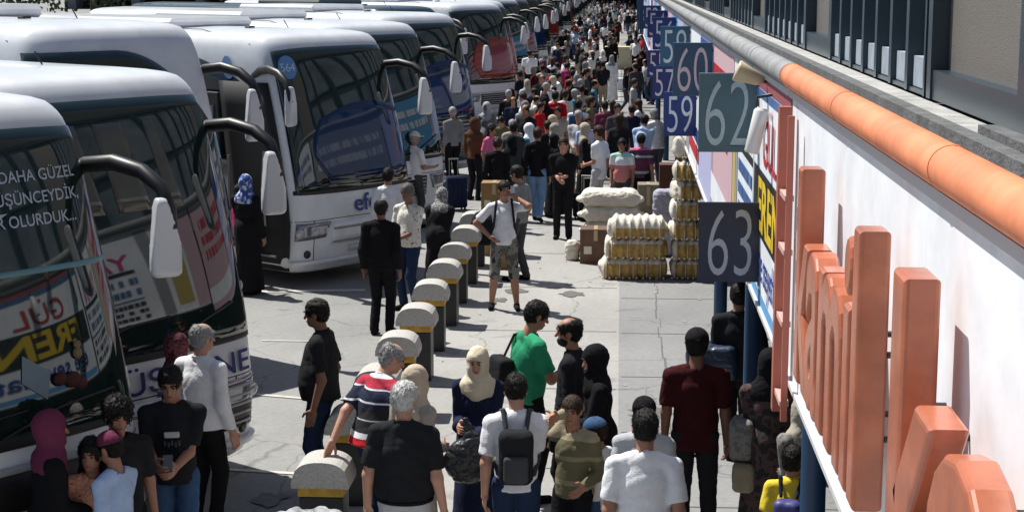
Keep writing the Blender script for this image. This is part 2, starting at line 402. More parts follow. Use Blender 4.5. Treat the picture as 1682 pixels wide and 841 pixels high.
    if q >= 0:
        b.ell(h(0, .06, -.082), np.array([.026, .028, .024])*hs, .02, HF)
        b.cone(h(0, .088, .012), h(0, .108, -.026), .008*hs, .0135*hs, .012)
        b.ell(h(0, .078, .034), np.array([.05, .018, .012])*hs, .014, HF)
        b.ell(h(0, .082, -.058), np.array([.024, .014, .011])*hs, .008, HF)
        for sg in (-1, 1):
            b.ell(h(sg*.03, .098, .012), np.array([.017, .014, .012])*hs, .010, HF, sub=True)
            b.ell(h(sg*.077, -.004, -.008), np.array([.011, .021, .032])*hs, .008, HF)
    b.cone(T((-.1, 0, 1.38)), T((.1, 0, 1.38)), .042*s, .042*s, .02)
    b.cone(T((0, 0, 1.32)), T((0, 0, 1.0)), .10*s*br, .10*s*br, .03, FR, .6)
    tk0 = top[0]
    bare_legs = bot[0] in ('shorts', 'skirt')
    for i in (0, 1):
        b.cone(Sh[i], El[i], (.046 if tk0 in ('tee', 'polo', 'vest') else .036)*s*br, .040*s*(1 if tk0 in ('tee', 'polo', 'vest') else .8), .02); b.cone(El[i], Wr[i], .043*s, .027*s, .02)
        lk = s if bare_legs else s*.62
        b.cone(Hp[i], Kn[i], .078*lk, .054*lk, .01); b.cone(Kn[i], An[i]+(Kn[i]-An[i])*.6, .054*lk, .056*lk, .01)
        b.cone(An[i]+(Kn[i]-An[i])*.6, An[i], .056*lk, .035*lk, .01)
    V, Fq = b.mesh(res if q >= 0 else .03)
    if q >= 0:
        for i, sg in enumerate((-1, 1)):
            d = unit(Wr[i]-El[i]); inward = D((-sg, 0.15, 0))
            if abs(d@unit(inward)) > .8: inward = D((0, 0, -1))
            if arms[i] in ('hold', 'front', 'low'): inward = D((-sg*.3, .1, .9) if arms[i] == 'hold' else (-sg*.2, -1, .2))
            cu = curl if not isinstance(curl, tuple) else curl[i]
            thumb = np.cross(d, unit(inward-d*(inward@d))); fwd = D((0, 1, .35)) if arms[i] in ('hang', 'hip', 'carry') or not isinstance(arms[i], str) else D((0, -.2, 1))
            f = hand_field(Wr[i]+d*.004, d, inward, cu, 1 if thumb@fwd > 0 else -1, s)
            v2, f2 = f.mesh(.0052 if q >= 1 else .0085); Fq = np.concatenate([Fq, f2+len(V)]); V = np.concatenate([V, v2])
    else:
        f = Field()
        for i in (0, 1):
            d = unit(Wr[i]-El[i]); f.cone(Wr[i], Wr[i]+d*.10*s, .034*s, .026*s, .01, None, 1)
        v2, f2 = f.mesh(.02); Fq = np.concatenate([Fq, f2+len(V)]); V = np.concatenate([V, v2])
    mesh_obj('body', V, Fq, SK, root, smooth=True)
    # --- face details
    if face or (q >= 1 and face is None and hair[0] != 'none'):
        m = MB()
        for sg in (-1, 1):
            c = h(sg*.03, .0865, .011); m.ell(c, (.0115*hs, .006*hs, .0075*hs), 8, Matrix(HF.T.tolist()))
        m.obj('eyes', mat('eye', (.02, .014, .010), .25), root)
        m = MB()
        for sg in (-1, 1): m.tube([h(sg*.013, .098, .031), h(sg*.03, .098, .037), h(sg*.048, .084, .032)], [.0045*hs, .0055*hs, .003*hs], 6)
        m.obj('eyebrows', hairm('black'), root)
        m = MB(); m.tube([h(-.022, .088, -.058), h(0, .097, -.057), h(.022, .088, -.058)], [.003*hs, .0055*hs, .003*hs], 6)
        m.obj('lips', mat('lips', (.25, .07, .06), .5), root)
    if beard:
        f = Field(); f.ell(h(0, .03, -.062), np.array([.060, .070, .0585])*hs, .01, HF)
        f.ell(h(0, .108, -.022), np.array([.05, .045, .036])*hs, .004, HF, sub=True); f.cut(h(0, 0, -.035), hu); f.cut(h(0, -.01, 0), -hf)
        V, Fq = f.mesh(.008, folds(.002, seed, 60, 70)); mesh_obj('beard', V, Fq, hairm(beard), root, smooth=True)
    # --- hair / headwear
    hk, hcol = hair
    hn = {2: .0085, 1: .010, 0: .018, -1: .026}[q]
    f = Field()
    if hk in ('short', 'bald', 'long', 'bun', 'mess'):
        th_ = {'mess': .016, 'long': .012}.get(hk, .0055)
        f.ell(h(0, -.014, .034), (np.array([.080, .100, .094])+th_)*hs, .01, HF)
        f.ell(h(0, -.04, -.02), np.array([.074, .062, .062])*hs, .02, HF)
        if hk == 'long': f.cone(h(0, -.04, 0), h(0, -.075, -.24), .078*hs, .06*hs, .03, HF, .6)
        if hk == 'bun': f.ell(h(0, -.125, .03), np.array([.04, .04, .04])*hs, .01)
        f.ell(h(0, .118, -.038), np.array([.072, .085, .096])*hs, .004, HF, sub=True)
        for sg in (-1, 1): f.ell(h(sg*.087, .004, -.036), np.array([.028, .046, .056])*hs, .005, HF, sub=True)
        if hk != 'long': f.cut(h(0, 0, -.062), -hu+.25*hf)
        if hk == 'bald': f.ell(h(0, .035, .125), np.array([.064, .105, .075])*hs, .01, HF, sub=True)
        V, Fq = f.mesh(hn, folds(.0042 if hk != 'mess' else .007, seed, 55, 60))
        if q >= 1: V, Fq = strands(V, Fq, hf, hu, seed, 1300 if q == 2 else 500, (.034 if hk in ('mess', 'long') else .022)*hs, .32 if hk == 'mess' else .2)
        mesh_obj('hair', V, Fq, hairm(hcol), root, smooth=True)
    elif hk == 'hijab':
        f.ell(h(0, -.018, .022), np.array([.096, .118, .118])*hs, .02, HF); f.ell(h(0, .03, -.062), np.array([.076, .078, .070])*hs, .04, HF)
        f.cone(h(0, -.015, -.07), T((0, .0, 1.38)), .082*hs, .125*s, .05, FR, .85)
        f.cone(T((-.09, 0, 1.41)), T((.09, 0, 1.41)), .085*s, .085*s, .06)
        f.cone(T((0, .04, 1.42)), T((.0, .075, 1.36)), .09*s, .06*s, .05)
        f.ell(h(0, .130, -.014), np.array([.058, .074, .076])*hs, .006, HF, sub=True)
        V, Fq = f.mesh(hn*1.15, folds(.0045, seed, 22, 26)); mesh_obj('headscarf', V, Fq, hcol if not isinstance(hcol, str) else cloth(hcol), root, smooth=True)
    if hat:
        f = Field(); f.ell(h(0, -.01, .045), np.array([.094, .114, .094])*hs, .01, HF); f.cut(h(0, 0, .035), -hu-.12*hf)
        br_ = Field(); br_.ell(h(0, .135, .040), np.array([.078, .085, .010])*hs, .01, HF)
        f.ops += br_.ops; V, Fq = f.mesh(.008); mesh_obj('cap', V, Fq, cloth(hat), root, smooth=True)
    # --- top
    tk, tc_ = top; TM = tc_ if not isinstance(tc_, str) else cloth(tc_)
    f = Field(); ft_ = fat; wst = .9 if female else 1
    for i in (0, 1):
        f.cone(T((0, -.012, 1.445)), Sh[i], .072*s, .055*s*br, .03)
        d = El[i]-Sh[i]
        if tk in ('tee', 'polo'):
            f.cone(Sh[i], Sh[i]+d*.78, .057*s*br, .062*s*br, .02); f.cut(Sh[i]+d*.78, d, .10*s)
        elif tk in ('shirt', 'jacket', 'blouse', 'abaya', 'dress'):
            r0 = .058 if tk != 'abaya' else .070
            f.cone(Sh[i], El[i], r0*s*br, .056*s*br, .03)
            f.cone(El[i], Wr[i]-(Wr[i]-El[i])*.06, .056*s*br, (.042 if tk != 'abaya' else .055)*s, .015)
        elif tk == 'vest': f.cone(Sh[i], Sh[i]+d*.1, .06*s, .055*s, .02)
    f.ell(T((0, .0, 1.27)), np.array([.160*br, .112*br+ft_*.3, .17])*s, .03, FR)
    f.cone(T((0, .0, 1.28)), T((0, .012+ft_*.3, 1.06)), (.146*br+ft_*.5)*s, (.146*wst*br+ft_)*s, .03, FR, .76)
    f.cone(T((0, .01+ft_*.3, 1.06)), T((0, .0, (min(.90, hem)-.03) if tk != 'abaya' else 1.0)), (.150*wst*br+ft_)*s, (.168+ft_*.7)*s, .04, FR, .76)
    f.subcone(nb, hc, .064*s, .062*s)
    hz = hem if tk not in ('jacket',) else hem-.04
    if tk in ('dress', 'abaya'):
        f.cone(T((0, 0, 1.0)), G([0, .02, .92])*s, .165*s, .172*s, .05, None, 1)
        f.cone(G([0, .0, .95])*s, G([0, 0, .10])*s, .165*s, .255*s, .05, np.eye(3), .85); f.cut(G([0, 0, .07])*s, (0, 0, -1))
    else: f.cut(T((0, 0, hz)), D((0, 0, -1)))
    big = res*1.25
    am = {2: .0075, 1: .007, 0: .006, -1: .007}[q]
    V, Fq = f.mesh(big, folds(am if tk not in ('dress', 'abaya') else .009, seed, 7 if tk not in ('dress', 'abaya') else 3, 13 if tk not in ('dress', 'abaya') else 20))
    mesh_obj({'tee': 't_shirt', 'polo': 'polo_shirt', 'shirt': 'shirt', 'jacket': 'jacket', 'blouse': 'blouse', 'dress': 'dress', 'abaya': 'long_coat', 'vest': 'vest'}[tk], V, Fq, TM, root, smooth=True)
    if tk in ('polo', 'shirt', 'jacket') and q >= 1:
        f = Field(); f.cone(nb-hu*.012*s+D((0, .01, 0))*s, nb+hu*.028*s, .074*s, .070*s, .0); f.subcone(nb-hu*.05*s, nb+hu*.08*s, .060*s, .060*s); f.cut(nb+hu*.034*s, hu); f.cut(nb+D((0, .055, 0))*s, D((0, 1, .3)))
        V, Fq = f.mesh(.008); mesh_obj('collar', V, Fq, TM, root, smooth=True)
    # --- bottoms
    bk, bc = bot
    BM_ = bc if not isinstance(bc, str) else cloth(bc)
    if tk not in ('dress', 'abaya'):
        f = Field(); f.ell(G([0, 0, .97])*s, np.array([.145+ft_*.4, .105+ft_*.3, .11])*s, .03)
        if bk == 'skirt': f.cone(G([0, 0, .95])*s, G([0, 0, .32])*s, .155*s, .23*s, .03, np.eye(3), .8); f.cut(G([0, 0, .3])*s, (0, 0, -1))
        else:
            for i in (0, 1):
                f.cone(Hp[i], Kn[i], .095*s*(1+ft_), .070*s, .02)
                if bk == 'shorts': f.cone(Kn[i], Kn[i]+(An[i]-Kn[i])*.12, .074*s, .078*s, .01); f.cut(Kn[i]+(An[i]-Kn[i])*.10, An[i]-Kn[i], .13*s)
                else: f.cone(Kn[i], An[i]-(An[i]-Kn[i])*-.04, .066*s, .058*s, .01)
            f.cut(G([0, 0, .035])*s, (0, 0, -1))
        V, Fq = f.mesh(big, folds(.005, seed+50, 16, 12)); mesh_obj({'pants': 'trousers', 'jeans': 'jeans', 'shorts': 'shorts', 'skirt': 'skirt'}[bk], V, Fq, BM_, root, smooth=True)
    # --- shoes
    for i, (fx, fy, fz, tl) in enumerate(ft):
        f = Field(); A = An[i]; fz0 = A[2]-.055*s
        heel = G([A[0], A[1]-.02*s, max(.035*s, A[2]-.05*s)]); toe = G([A[0]+(-.015 if i == 0 else .015)*s, A[1]+.155*s, .035*s])
        f.cone(heel, toe, .043*s, .036*s, .01); f.cone(heel, A, .042*s, .036*s, .015)
        f.cut((0, 0, .004), (0, 0, -1)); V, Fq = f.mesh(res*1.1); mesh_obj('shoe', V, Fq, cloth(shoe), root, smooth=True)
    root['_h'] = H
    return dict(root=root, T=T, D=D, FR=FR, s=s, h=h, Sh=Sh, El=El, Wr=Wr, hc=hc, hf=hf, hu=hu, hr=hr, nb=nb, a=a, loc=loc, hs=hs)
def held(p, f, name, label, cat, m, res=.01, disp=None, part=None, group=None):
    """a separate thing placed in a person's own frame"""
    V, Fq = f.mesh(res, disp); c = V.mean(0); c[2] = V[:, 2].min()
    ang = -math.radians(p['a']); w_ = Matrix.Rotation(ang, 3, 'Z') @ Vector(c)
    o = mesh_obj(name, V-c, Fq, m, None, smooth=True, label=label, cat=cat, group=group)
    o.location = Vector(p['loc'])+w_; o.rotation_euler = (0, 0, ang); return o, c
def child_of(o, c, f, name, m, res=.008, disp=None):
    V, Fq = f.mesh(res, disp); return mesh_obj(name, V-c, Fq, m, o, smooth=True)
def backpack(p, label, m1, m2, w_=.15, hgt=.22):
    T, s = p['T'], p['s']; f = Field(); f.box(T((0, -.21, 1.20)), np.array([w_, .085, hgt])*s, .06*s, .01, p['FR'])
    o, c = held(p, f, 'backpack', label, 'backpack', m1, .012, folds(.004, 5, 8, 14))
    f = Field(); f.box(T((0, -.305, 1.13)), np.array([w_*.72, .035, hgt*.5])*s, .03*s, .01, p['FR']); child_of(o, c, f, 'pocket', m2)
    f = Field()
    for sg in (-1, 1):
        pts = [T((sg*.07, -.14, 1.36)), T((sg*.095, -.05, 1.505)), T((sg*.11, .07, 1.47)), T((sg*.13, .135, 1.30)), T((sg*.165, .05, 1.12)), T((sg*.13, -.13, 1.05))]
        for a_, b_ in zip(pts, pts[1:]): f.cone(a_, b_, .019*s, .019*s, .01)
    child_of(o, c, f, 'strap', m2, .011)
    mm = MB(); mm.tube([T((-.05*1, -.30, 1.235)), T((.05, -.30, 1.235))], .004, 6); return o
# ---------------------------------------------------------------- setting
def ground_mat(name, c1, c2, joints=None, dark=.0):
    m = bpy.data.materials.new(name); m.use_nodes = True; t = m.node_tree; b = t.nodes['Principled BSDF']; L = t.links.new
    tc = t.nodes.new('ShaderNodeTexCoord')
    n1 = t.nodes.new('ShaderNodeTexNoise'); n1.inputs['Scale'].default_value = .35; n1.inputs['Detail'].default_value = 7; n1.inputs['Roughness'].default_value = .6
    mp = t.nodes.new('ShaderNodeMapping'); mp.inputs['Scale'].default_value = (1, .55, 1); L(tc.outputs['Object'], mp.inputs[0]); L(mp.outputs[0], n1.inputs[0])
    cr = t.nodes.new('ShaderNodeValToRGB'); e = cr.color_ramp.elements; e[0].position = .35; e[0].color = (*c1, 1); e[1].position = .66; e[1].color = (*c2, 1); L(n1.outputs[0], cr.inputs[0])
    n2 = t.nodes.new('ShaderNodeTexNoise'); n2.inputs['Scale'].default_value = 14; n2.inputs['Detail'].default_value = 8; n2.inputs['Roughness'].default_value = .75; L(tc.outputs['Object'], n2.inputs[0])
    mr = t.nodes.new('ShaderNodeMapRange'); mr.inputs[1].default_value = .3; mr.inputs[2].default_value = .7; mr.inputs[3].default_value = .84; mr.inputs[4].default_value = 1.12; L(n2.outputs[0], mr.inputs[0])
    s1 = t.nodes.new('ShaderNodeVectorMath'); s1.operation = 'SCALE'; L(cr.outputs[0], s1.inputs[0]); L(mr.outputs[0], s1.inputs['Scale'])
    # oil stains / gum
    v = t.nodes.new('ShaderNodeTexNoise'); v.inputs['Scale'].default_value = 1.7; v.inputs['Detail'].default_value = 5; v.inputs['Distortion'].default_value = .6; L(tc.outputs['Object'], v.inputs[0])
    m2 = t.nodes.new('ShaderNodeMapRange'); m2.inputs[1].default_value = .62; m2.inputs[2].default_value = .72; m2.inputs[3].default_value = 1; m2.inputs[4].default_value = .72; L(v.outputs[0], m2.inputs[0])
    s2 = t.nodes.new('ShaderNodeVectorMath'); s2.operation = 'SCALE'; L(s1.outputs[0], s2.inputs[0]); L(m2.outputs[0], s2.inputs['Scale'])
    # cracks
    vo = t.nodes.new('ShaderNodeTexVoronoi'); vo.feature = 'DISTANCE_TO_EDGE'; vo.inputs['Scale'].default_value = .42
    nw = t.nodes.new('ShaderNodeTexNoise'); nw.inputs['Scale'].default_value = 1.1; nw.inputs['Detail'].default_value = 6; L(tc.outputs['Object'], nw.inputs[0])
    ad = t.nodes.new('ShaderNodeVectorMath'); ad.operation = 'MULTIPLY_ADD'; ad.inputs[1].default_value = (.9, .9, 0); L(nw.outputs['Color'], ad.inputs[0]); L(tc.outputs['Object'], ad.inputs[2]); L(ad.outputs[0], vo.inputs['Vector'])
    m3 = t.nodes.new('ShaderNodeMapRange'); m3.inputs[1].default_value = .0; m3.inputs[2].default_value = .007; m3.inputs[3].default_value = .62; m3.inputs[4].default_value = 1; L(vo.outputs[0], m3.inputs[0])
    s3 = t.nodes.new('ShaderNodeVectorMath'); s3.operation = 'SCALE'; L(s2.outputs[0], s3.inputs[0]); L(m3.outputs[0], s3.inputs['Scale'])
    L(s3.outputs[0], b.inputs['Base Color']); b.inputs['Roughness'].default_value = .85; b.inputs['Specular IOR Level'].default_value = .3
    bp = t.nodes.new('ShaderNodeBump'); bp.inputs['Strength'].default_value = .25; bp.inputs['Distance'].default_value = .01; L(n2.outputs[0], bp.inputs['Height']); L(bp.outputs[0], b.inputs['Normal'])
    return m
def sheet(name, x0, x1, y0, y1, z, m, **k):
    return mesh_obj(name, [(x0, y0, z), (x1, y0, z), (x1, y1, z), (x0, y1, z)], [(0, 1, 2, 3)], m, **k)
sheet('ground', -900, 900, -200, 1500, 0, ground_mat('asphalt_yard', (.215, .215, .21), (.30, .30, .292)), kind='structure')
sheet('road', -2.75, .02, -20, 215, .004, ground_mat('concrete_lane', (.285, .282, .272), (.37, .365, .35)), kind='structure')
sheet('pavement', .02, 3.0, -20, 215, .008, ground_mat('concrete_walk', (.20, .202, .205), (.275, .277, .278)), kind='structure')
mb = MB(); mj = mat('joint', (.13, .125, .12), .9)
R_ = random.Random(4)
for y in np.arange(6, 60, 3.1): mb.box((-1.36, y, .0065), (2.7, .018, .003))
for y in np.arange(7, 60, 2.4): mb.box((1.5, y, .0105), (2.9, .022, .003))
y = 8.
while y < 60:
    mb.box((.55+R_.uniform(-.03, .03), y+.3, .0105), (R_.uniform(.01, .03), .62, .003)); y += .6
mb.obj('ground', mj, kind='structure').name = 'ground_joints'
mb = MB(); ml = mat('faded_line', (.52, .50, .45), .8, noise=.25, nscale=9)
for (x0, y0, x1, y1) in ((-3.0, 13.4, -2.4, 13.45), ):
    pass
def gline(p0, p1, wd):
    a = atZ(*p0); b_ = atZ(*p1); d = Vector((b_[0]-a[0], b_[1]-a[1], 0)).normalized(); n = Vector((-d.y, d.x, 0))*wd/2
    V = [(a[0]+n.x, a[1]+n.y, .0085), (a[0]-n.x, a[1]-n.y, .0085), (b_[0]-n.x, b_[1]-n.y, .0085), (b_[0]+n.x, b_[1]+n.y, .0085)]
    mb.add(V, [(0, 1, 2, 3)])
gline((418, 648), (512, 656), .07); gline((365, 771), (500, 779), .07); gline((395, 480), (600, 477), .16); gline((430, 560), (520, 561), .05)
mb.obj('road_markings', ml, kind='structure')
mb = MB()
for i in range(170):
    x, y = R_.uniform(-3.6, 1.2), R_.uniform(9, 60); a = R_.random()*3.14; l, w2 = R_.uniform(.02, .075), R_.uniform(.012, .04)
    mb.box((x, y, .014), (l, w2, .004), Matrix.Rotation(a, 3, 'Z'))
mb.obj('litter', mat('litter_paper', (.45, .43, .38), .9), kind='stuff', label='scraps of litter and cigarette ends scattered over the paving', cat='litter')
mb = MB()
for i in range(46):
    x, y = R_.uniform(-4.5, 1.0), R_.uniform(9, 60); n = 14; r0 = R_.uniform(.05, .22)
    mb.add([(x+r0*(1+.35*math.sin(3*k+i))*math.cos(2*math.pi*k/n), y+r0*1.3*(1+.3*math.sin(2*k+i))*math.sin(2*math.pi*k/n), .0125) for k in range(n)], [tuple(range(n))])
mb.obj('stains', mat('oil_stain', (.12, .118, .112), .6, noise=.4, nscale=12), kind='structure')
# far end: grey building over an underpass, spanning the street
W_ = mat('far_concrete', (.17, .175, .19), .9, noise=.1, nscale=.5)
fb = empty('far_building', (0, 232, 0), label='grey concrete block closing the far end of the crowded street', cat='building')
MB().box((-20, 6, 6.5), (120, 10, 7)).obj('wall', W_, fb)
m = MB()
for x in range(-76, 40, 9): m.box((x, 2.5, 1.5), (1.2, 3, 3))
m.obj('column', W_, fb)
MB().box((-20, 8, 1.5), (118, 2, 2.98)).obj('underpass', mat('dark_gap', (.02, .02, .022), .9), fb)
m = MB()
for x in range(-70, 36, 7): m.box((x, .96, 7.2), (4.6, .1, 1.6))
m.obj('window', mat('far_glass', (.03, .04, .05), .15), fb)

# trees behind the coaches, far left
def tree(x, y, hgt, label, seed):
    t = empty('broadleaf_tree', (x, y, 0), label=label, cat='tree', group='trees behind the coach yard')
    r = random.Random(seed); mb_ = MB(); mb_.tube([(0, 0, 0), (.1, 0, hgt*.35), (0, .1, hgt*.7)], [.22, .16, .07], 8)
    for i in range(5): a = r.random()*6.28; mb_.tube([(0, 0, hgt*(.3+.07*i)), (math.cos(a)*1.3, math.sin(a)*1.3, hgt*(.5+.08*i))], [.08, .03], 6)
    mb_.obj('trunk', mat('bark', (.06, .045, .03), .9), t)
    V = []; F = []
    for c in range(26):
        a = r.random()*6.28; q = r.random()**.5*2.1; cz = hgt*(.42+.55*r.random()); cx, cy = q*math.cos(a), q*math.sin(a)
        for k in range(46):
            g = [r.gauss(0, .42) for _ in range(3)]; p = Vector((cx+g[0], cy+g[1], cz+g[2]*.8)); u = Vector((r.gauss(0, 1), r.gauss(0, 1), r.gauss(0, 1))).normalized()*.13
            v = u.cross(Vector((r.gauss(0, 1), r.gauss(0, 1), .3))).normalized()*.10; n = len(V); V += [p-u, p+v, p+u, p-v]; F.append((n, n+1, n+2, n+3))
    mesh_obj('crown', V, F, mat('leaves', (.035, .06, .022), .8), t)
for i, (x, y) in enumerate(((-26, 62), (-31, 66), (-22, 70), (-36, 72), (-28, 78), (-18, 82), (-41, 80))):
    tree(x, y, 5.5+(i % 3), 'dark leafy tree beyond the coach roofs in the upper left corner', i)

# ---------------------------------------------------------------- station building on the right
CON = mat('ledge_concrete', (.19, .195, .195), .9, noise=.35, nscale=5, bump=.5, bscale=30)
DKF = mat('dark_frame', (.022, .042, .062), .3)
LTF = mat('pale_sill', (.30, .36, .42), .6, noise=.2, nscale=12)
stn = empty('station_building', (1.0, 30, 0), label='two storey bus station building along the right with glazed upper windows', cat='building')
def S(p): return (p[0]-1.0, p[1]-30, p[2])
def sbox(mb_, x0, x1, y0, y1, z0, z1): mb_.box(S(((x0+x1)/2, (y0+y1)/2, (z0+z1)/2)), (x1-x0, y1-y0, z1-z0))
m = MB(); sbox(m, 1.02, 6, -6, 214, 3.55, 3.93); m.obj('canopy_slab', CON, stn)
m = MB(); sbox(m, 1.22, 1.29, -6, 214, 3.932, 3.99); m.obj('kerb', mat('ledge_kerb', (.11, .115, .12), .85, noise=.4, nscale=7, bump=.5), stn)
m = MB(); sbox(m, 2.9, 3.1, -6, 214, 0, 3.55); m.obj('shopfront_wall', mat('shop_wall', (.05, .055, .065), .6, noise=.3, nscale=2), stn)
m = MB(); sbox(m, 1.292, 1.50, -6, 214, 3.932, 3.95); m.obj('sill', mat('sill_concrete', (.36, .36, .35), .9, noise=.3, nscale=6, bump=.4), stn)
m = MB(); sbox(m, 1.292, 1.36, -6, 6.2, 3.952, 4.02); m.obj('kerb', mat('ledge_kerb', (0, 0, 0)), stn)
for y in [.5, 5.1, 9.7, 14.3, 18.9]+list(np.arange(33, 120, 9.2)):
    m = MB(); m.tube([S((1.16, y, 0)), S((1.16, y, 3.55))], .075, 12); m.obj('pillar', mat('blue_post', (.01, .045, .11), .5), stn)
# upper wall: window bays
bays = []
y = 4.4
while y < 8.0: bays.append((y, y+2.02, 'big')); y += 2.02
yy = 8.5
pat = [.55]*7+[1.75]
while yy < 70:
    for k in pat: bays.append((yy, yy+k, 'big' if k > 1 else 'slim')); yy += k
m = MB(); sbox(m, 1.64, 1.9, -6, 214, 3.932, 8.5); m.obj('upper_wall', mat('upper_wall', (.05, .055, .06), .7), stn)
GL = mat('upper_glass', (.17, .20, .22), .12, spec=.8, ior=1.7, noise=.5, nscale=1.3)
TX = mat('frosted_glass', (.17, .16, .145), .35, noise=.18, nscale=70, bump=.3, bscale=140)
for (y0, y1, kd) in bays:
    fw = .07 if kd == 'slim' else .17
    m = MB(); sbox(m, 1.50, 1.63, y0, y0+fw*.6, 3.96, 6.6); sbox(m, 1.50, 1.63, y1-fw*.6, y1, 3.96, 6.6)
    sbox(m, 1.51, 1.63, y0+fw*.6, y1-fw*.6, 3.96, 3.96+(.14 if kd == 'big' else .02)); sbox(m, 1.51, 1.63, y0+fw*.6, y1-fw*.6, 6.4, 6.6)
    if kd == 'slim': sbox(m, 1.53, 1.60, y0+fw*.6, y1-fw*.6, 4.9, 4.94)
    fr_ = m.obj('window', DKF, stn)
    m = MB(); sbox(m, 1.585, 1.60, y0+fw*.6, y1-fw*.6, 3.97, 6.4); m.obj('pane', TX if kd == 'big' else GL, fr_)
    if kd == 'slim':
        m = MB(); sbox(m, 1.53, 1.583, y0+fw*.6+.005, y1-fw*.6-.005, 3.985, 4.14); m.obj('sill_panel', LTF, fr_)
# parapet pipe / rounded coping
ORG = mat('orange_coping', (.74, .25, .12), .5, noise=.22, nscale=4, bump=.15, bscale=9)
GRC = mat('grey_coping', (.26, .265, .27), .6, noise=.3, nscale=6, bump=.3)
def coping(y0, y1, m_, lab):
    n = max(1, round((y1-y0)/2.3)); st = (y1-y0)/n; mb_ = MB()
    for i in range(n):
        a, b_ = y0+i*st, y0+(i+1)*st-.008; mb_.tube([(1.0, a, 3.975), (1.0, b_, 3.975)], .072, 20)
        mb_.tube([(1.0, b_-.02, 3.975), (1.0, b_+.006, 3.975)], .0745, 20)
    c = (1.0, (y0+y1)/2, 3.9); mb_.V = [(v[0]-c[0], v[1]-c[1], v[2]-c[2]) for v in mb_.V]
    o = mb_.obj('coping_pipe', m_, None, label=lab, cat='coping'); o.location = c
coping(-2, 9.95, ORG, 'glossy orange rounded coping along the top of the near white shop sign')
coping(10.0, 70, GRC, 'weathered grey rounded coping running away beyond the orange one')
# fascia sign boards: one per booth
def fascia(y0, y1, label, base, items=(), x=1.0, z0=2.24, z1=3.9, name='shop_sign'):
    o = empty(name, (x, (y0+y1)/2, z0), label=label, cat='sign', group='sign boards over the ticket booths')
    m = MB(); hh = z1-z0; L = y1-y0
    m.box((.05, 0, hh/2), (.10, L-.03, hh), None, .008); m.obj('board', base, o)
    m = MB()
    for (zc, hz) in ((.015, .03), (hh-.02, .04)): MB().box((-.012, 0, zc), (.024, L-.03, hz)).obj('trim', mat('pale_trim', (.6, .6, .62), .4), o)
    for it in items:
        if it[0] == 'band':       # ya, yb (0..1 from the far end), za, zb, colour
            _, ya, yb, za, zb, c = it
            mesh_obj('band', [(-.004, L/2-ya*L, za*hh), (-.004, L/2-yb*L, za*hh), (-.004, L/2-yb*L, zb*hh), (-.004, L/2-ya*L, zb*hh)], [(0, 3, 2, 1)], c, o)
        elif it[0] == 'rows':     # unreadable small print: za, zb, n rows, colour
            _, ya, yb, za, zb, nr, c = it; m = MB(); rs = random.Random(int(y0*10))
            for r_i in range(nr):
                zc = (za+(zb-za)*(r_i+.5)/nr)*hh; yy_ = ya
                while yy_ < yb-.03:
                    wl_ = rs.uniform(.012, .035); m.box((-.006, L/2-(yy_+wl_/2)*L, zc), (.004, wl_*L*.8, (zb-za)*hh/nr*.55)); yy_ += wl_+rs.choice((0, 0, .02))
            m.obj('small_print', c, o)
        elif it[0] == 'txt':      # text, centre 0..1, z, size, colour, bold, xscale
            _, tx, yc, z, sz, c, bo, xs = it
            V, F = text_mesh(tx, sz, bo); V = [(-.008, L/2-yc*L-v[0]*xs, z*hh+v[1]) for v in V]; mesh_obj('lettering', V, F, c, o)
    return o
def P_(n, c, r=.5): return mat('paint_'+n, c, r)
WH = mat('sign_white', (.84, .88, .93), .45, noise=.12, nscale=3); BL = P_('blue', (.02, .06, .30)); RD = P_('red', (.50, .02, .03)); BK = P_('black', (.01, .01, .012))
YL = P_('yellow', (.75, .52, .02)); MG = P_('magenta', (.60, .02, .20)); SKB = P_('sky', (.10, .35, .65)); YLP = P_('poster_yellow', (.55, .42, .12)); BLP = P_('poster_blue', (.06, .14, .34)); LV = P_('lavender', (.45, .47, .70)); PK = P_('pinkish', (.62, .42, .47)); GY = P_('greypaint', (.30, .31, .33))
fascia(-1.5, 3.2, 'nearest blank white shop sign running out past the right edge', WH)
sgn = fascia(3.25, 9.9, 'long white shop sign carrying large raised orange letters', WH)
LET = mat('orange_acrylic', (.44, .14, .075), .22, noise=.22, nscale=5)
for word, yf, yn in (('kamil', 7.78, 5.76), ('koç', 5.05, 3.02)):
    V, F = text_mesh(word, 1.34, .012, .034); V = np.array(V); xs = (yf-yn)/(V[:, 0].max()-V[:, 0].min()); ymid = (yf+yn)/2-6.575
    mesh_obj('raised_letters', [(-.125+v[2]*1.1, ymid-v[0]*xs, .50+v[1]) for v in V], F, LET, sgn)
m = MB()
for yk in np.arange(-3.25, 1.15, .35):
    for zk in (.72, 1.02): m.tube([(-.07, yk, zk), (0, yk, zk)], .012, 6)
m.obj('stand_off', mat('steel_dark', (.05, .05, .055), .4, .8), sgn)
# pinkish rail frame at the far end of the orange sign
fr = empty('steel_upright', (.93, 9.6, 2.1), label='salmon coloured upright sign frame at far end of the orange lettering', cat='upright')
m = MB(); m.box((0, 0, .85), (.07, .09, 1.75)); m.box((0, -.35, .85), (.035, .035, 1.7)); m.obj('post', mat('salmon', (.42, .12, .08), .5), fr)
m = MB(); [MB().box((0, -.18, z), (.05, .36, .03)).obj('rung', mat('salmon_pale', (.60, .36, .32), .5), fr) for z in (.1, .55, .95, 1.25)]
fascia(9.95, 12.6, 'white booth sign with a black and yellow EREN strip', WH, (
    ('band', 0, 1, .92, 1, P_('washed_red', (.32, .08, .10))), ('band', 0, 1, .88, .915, BLP), ('txt', 'GÜL', .5, .62, .46, RD, .01, 1.15), ('band', .03, .97, .30, .58, BK), ('txt', 'EREN', .5, .335, .50, YL, .03, 1.45),
    ('txt', 'ege seyahat', .5, .13, .34, BL, .018, 1.15), ('band', .02, .98, .02, .07, SKB)))
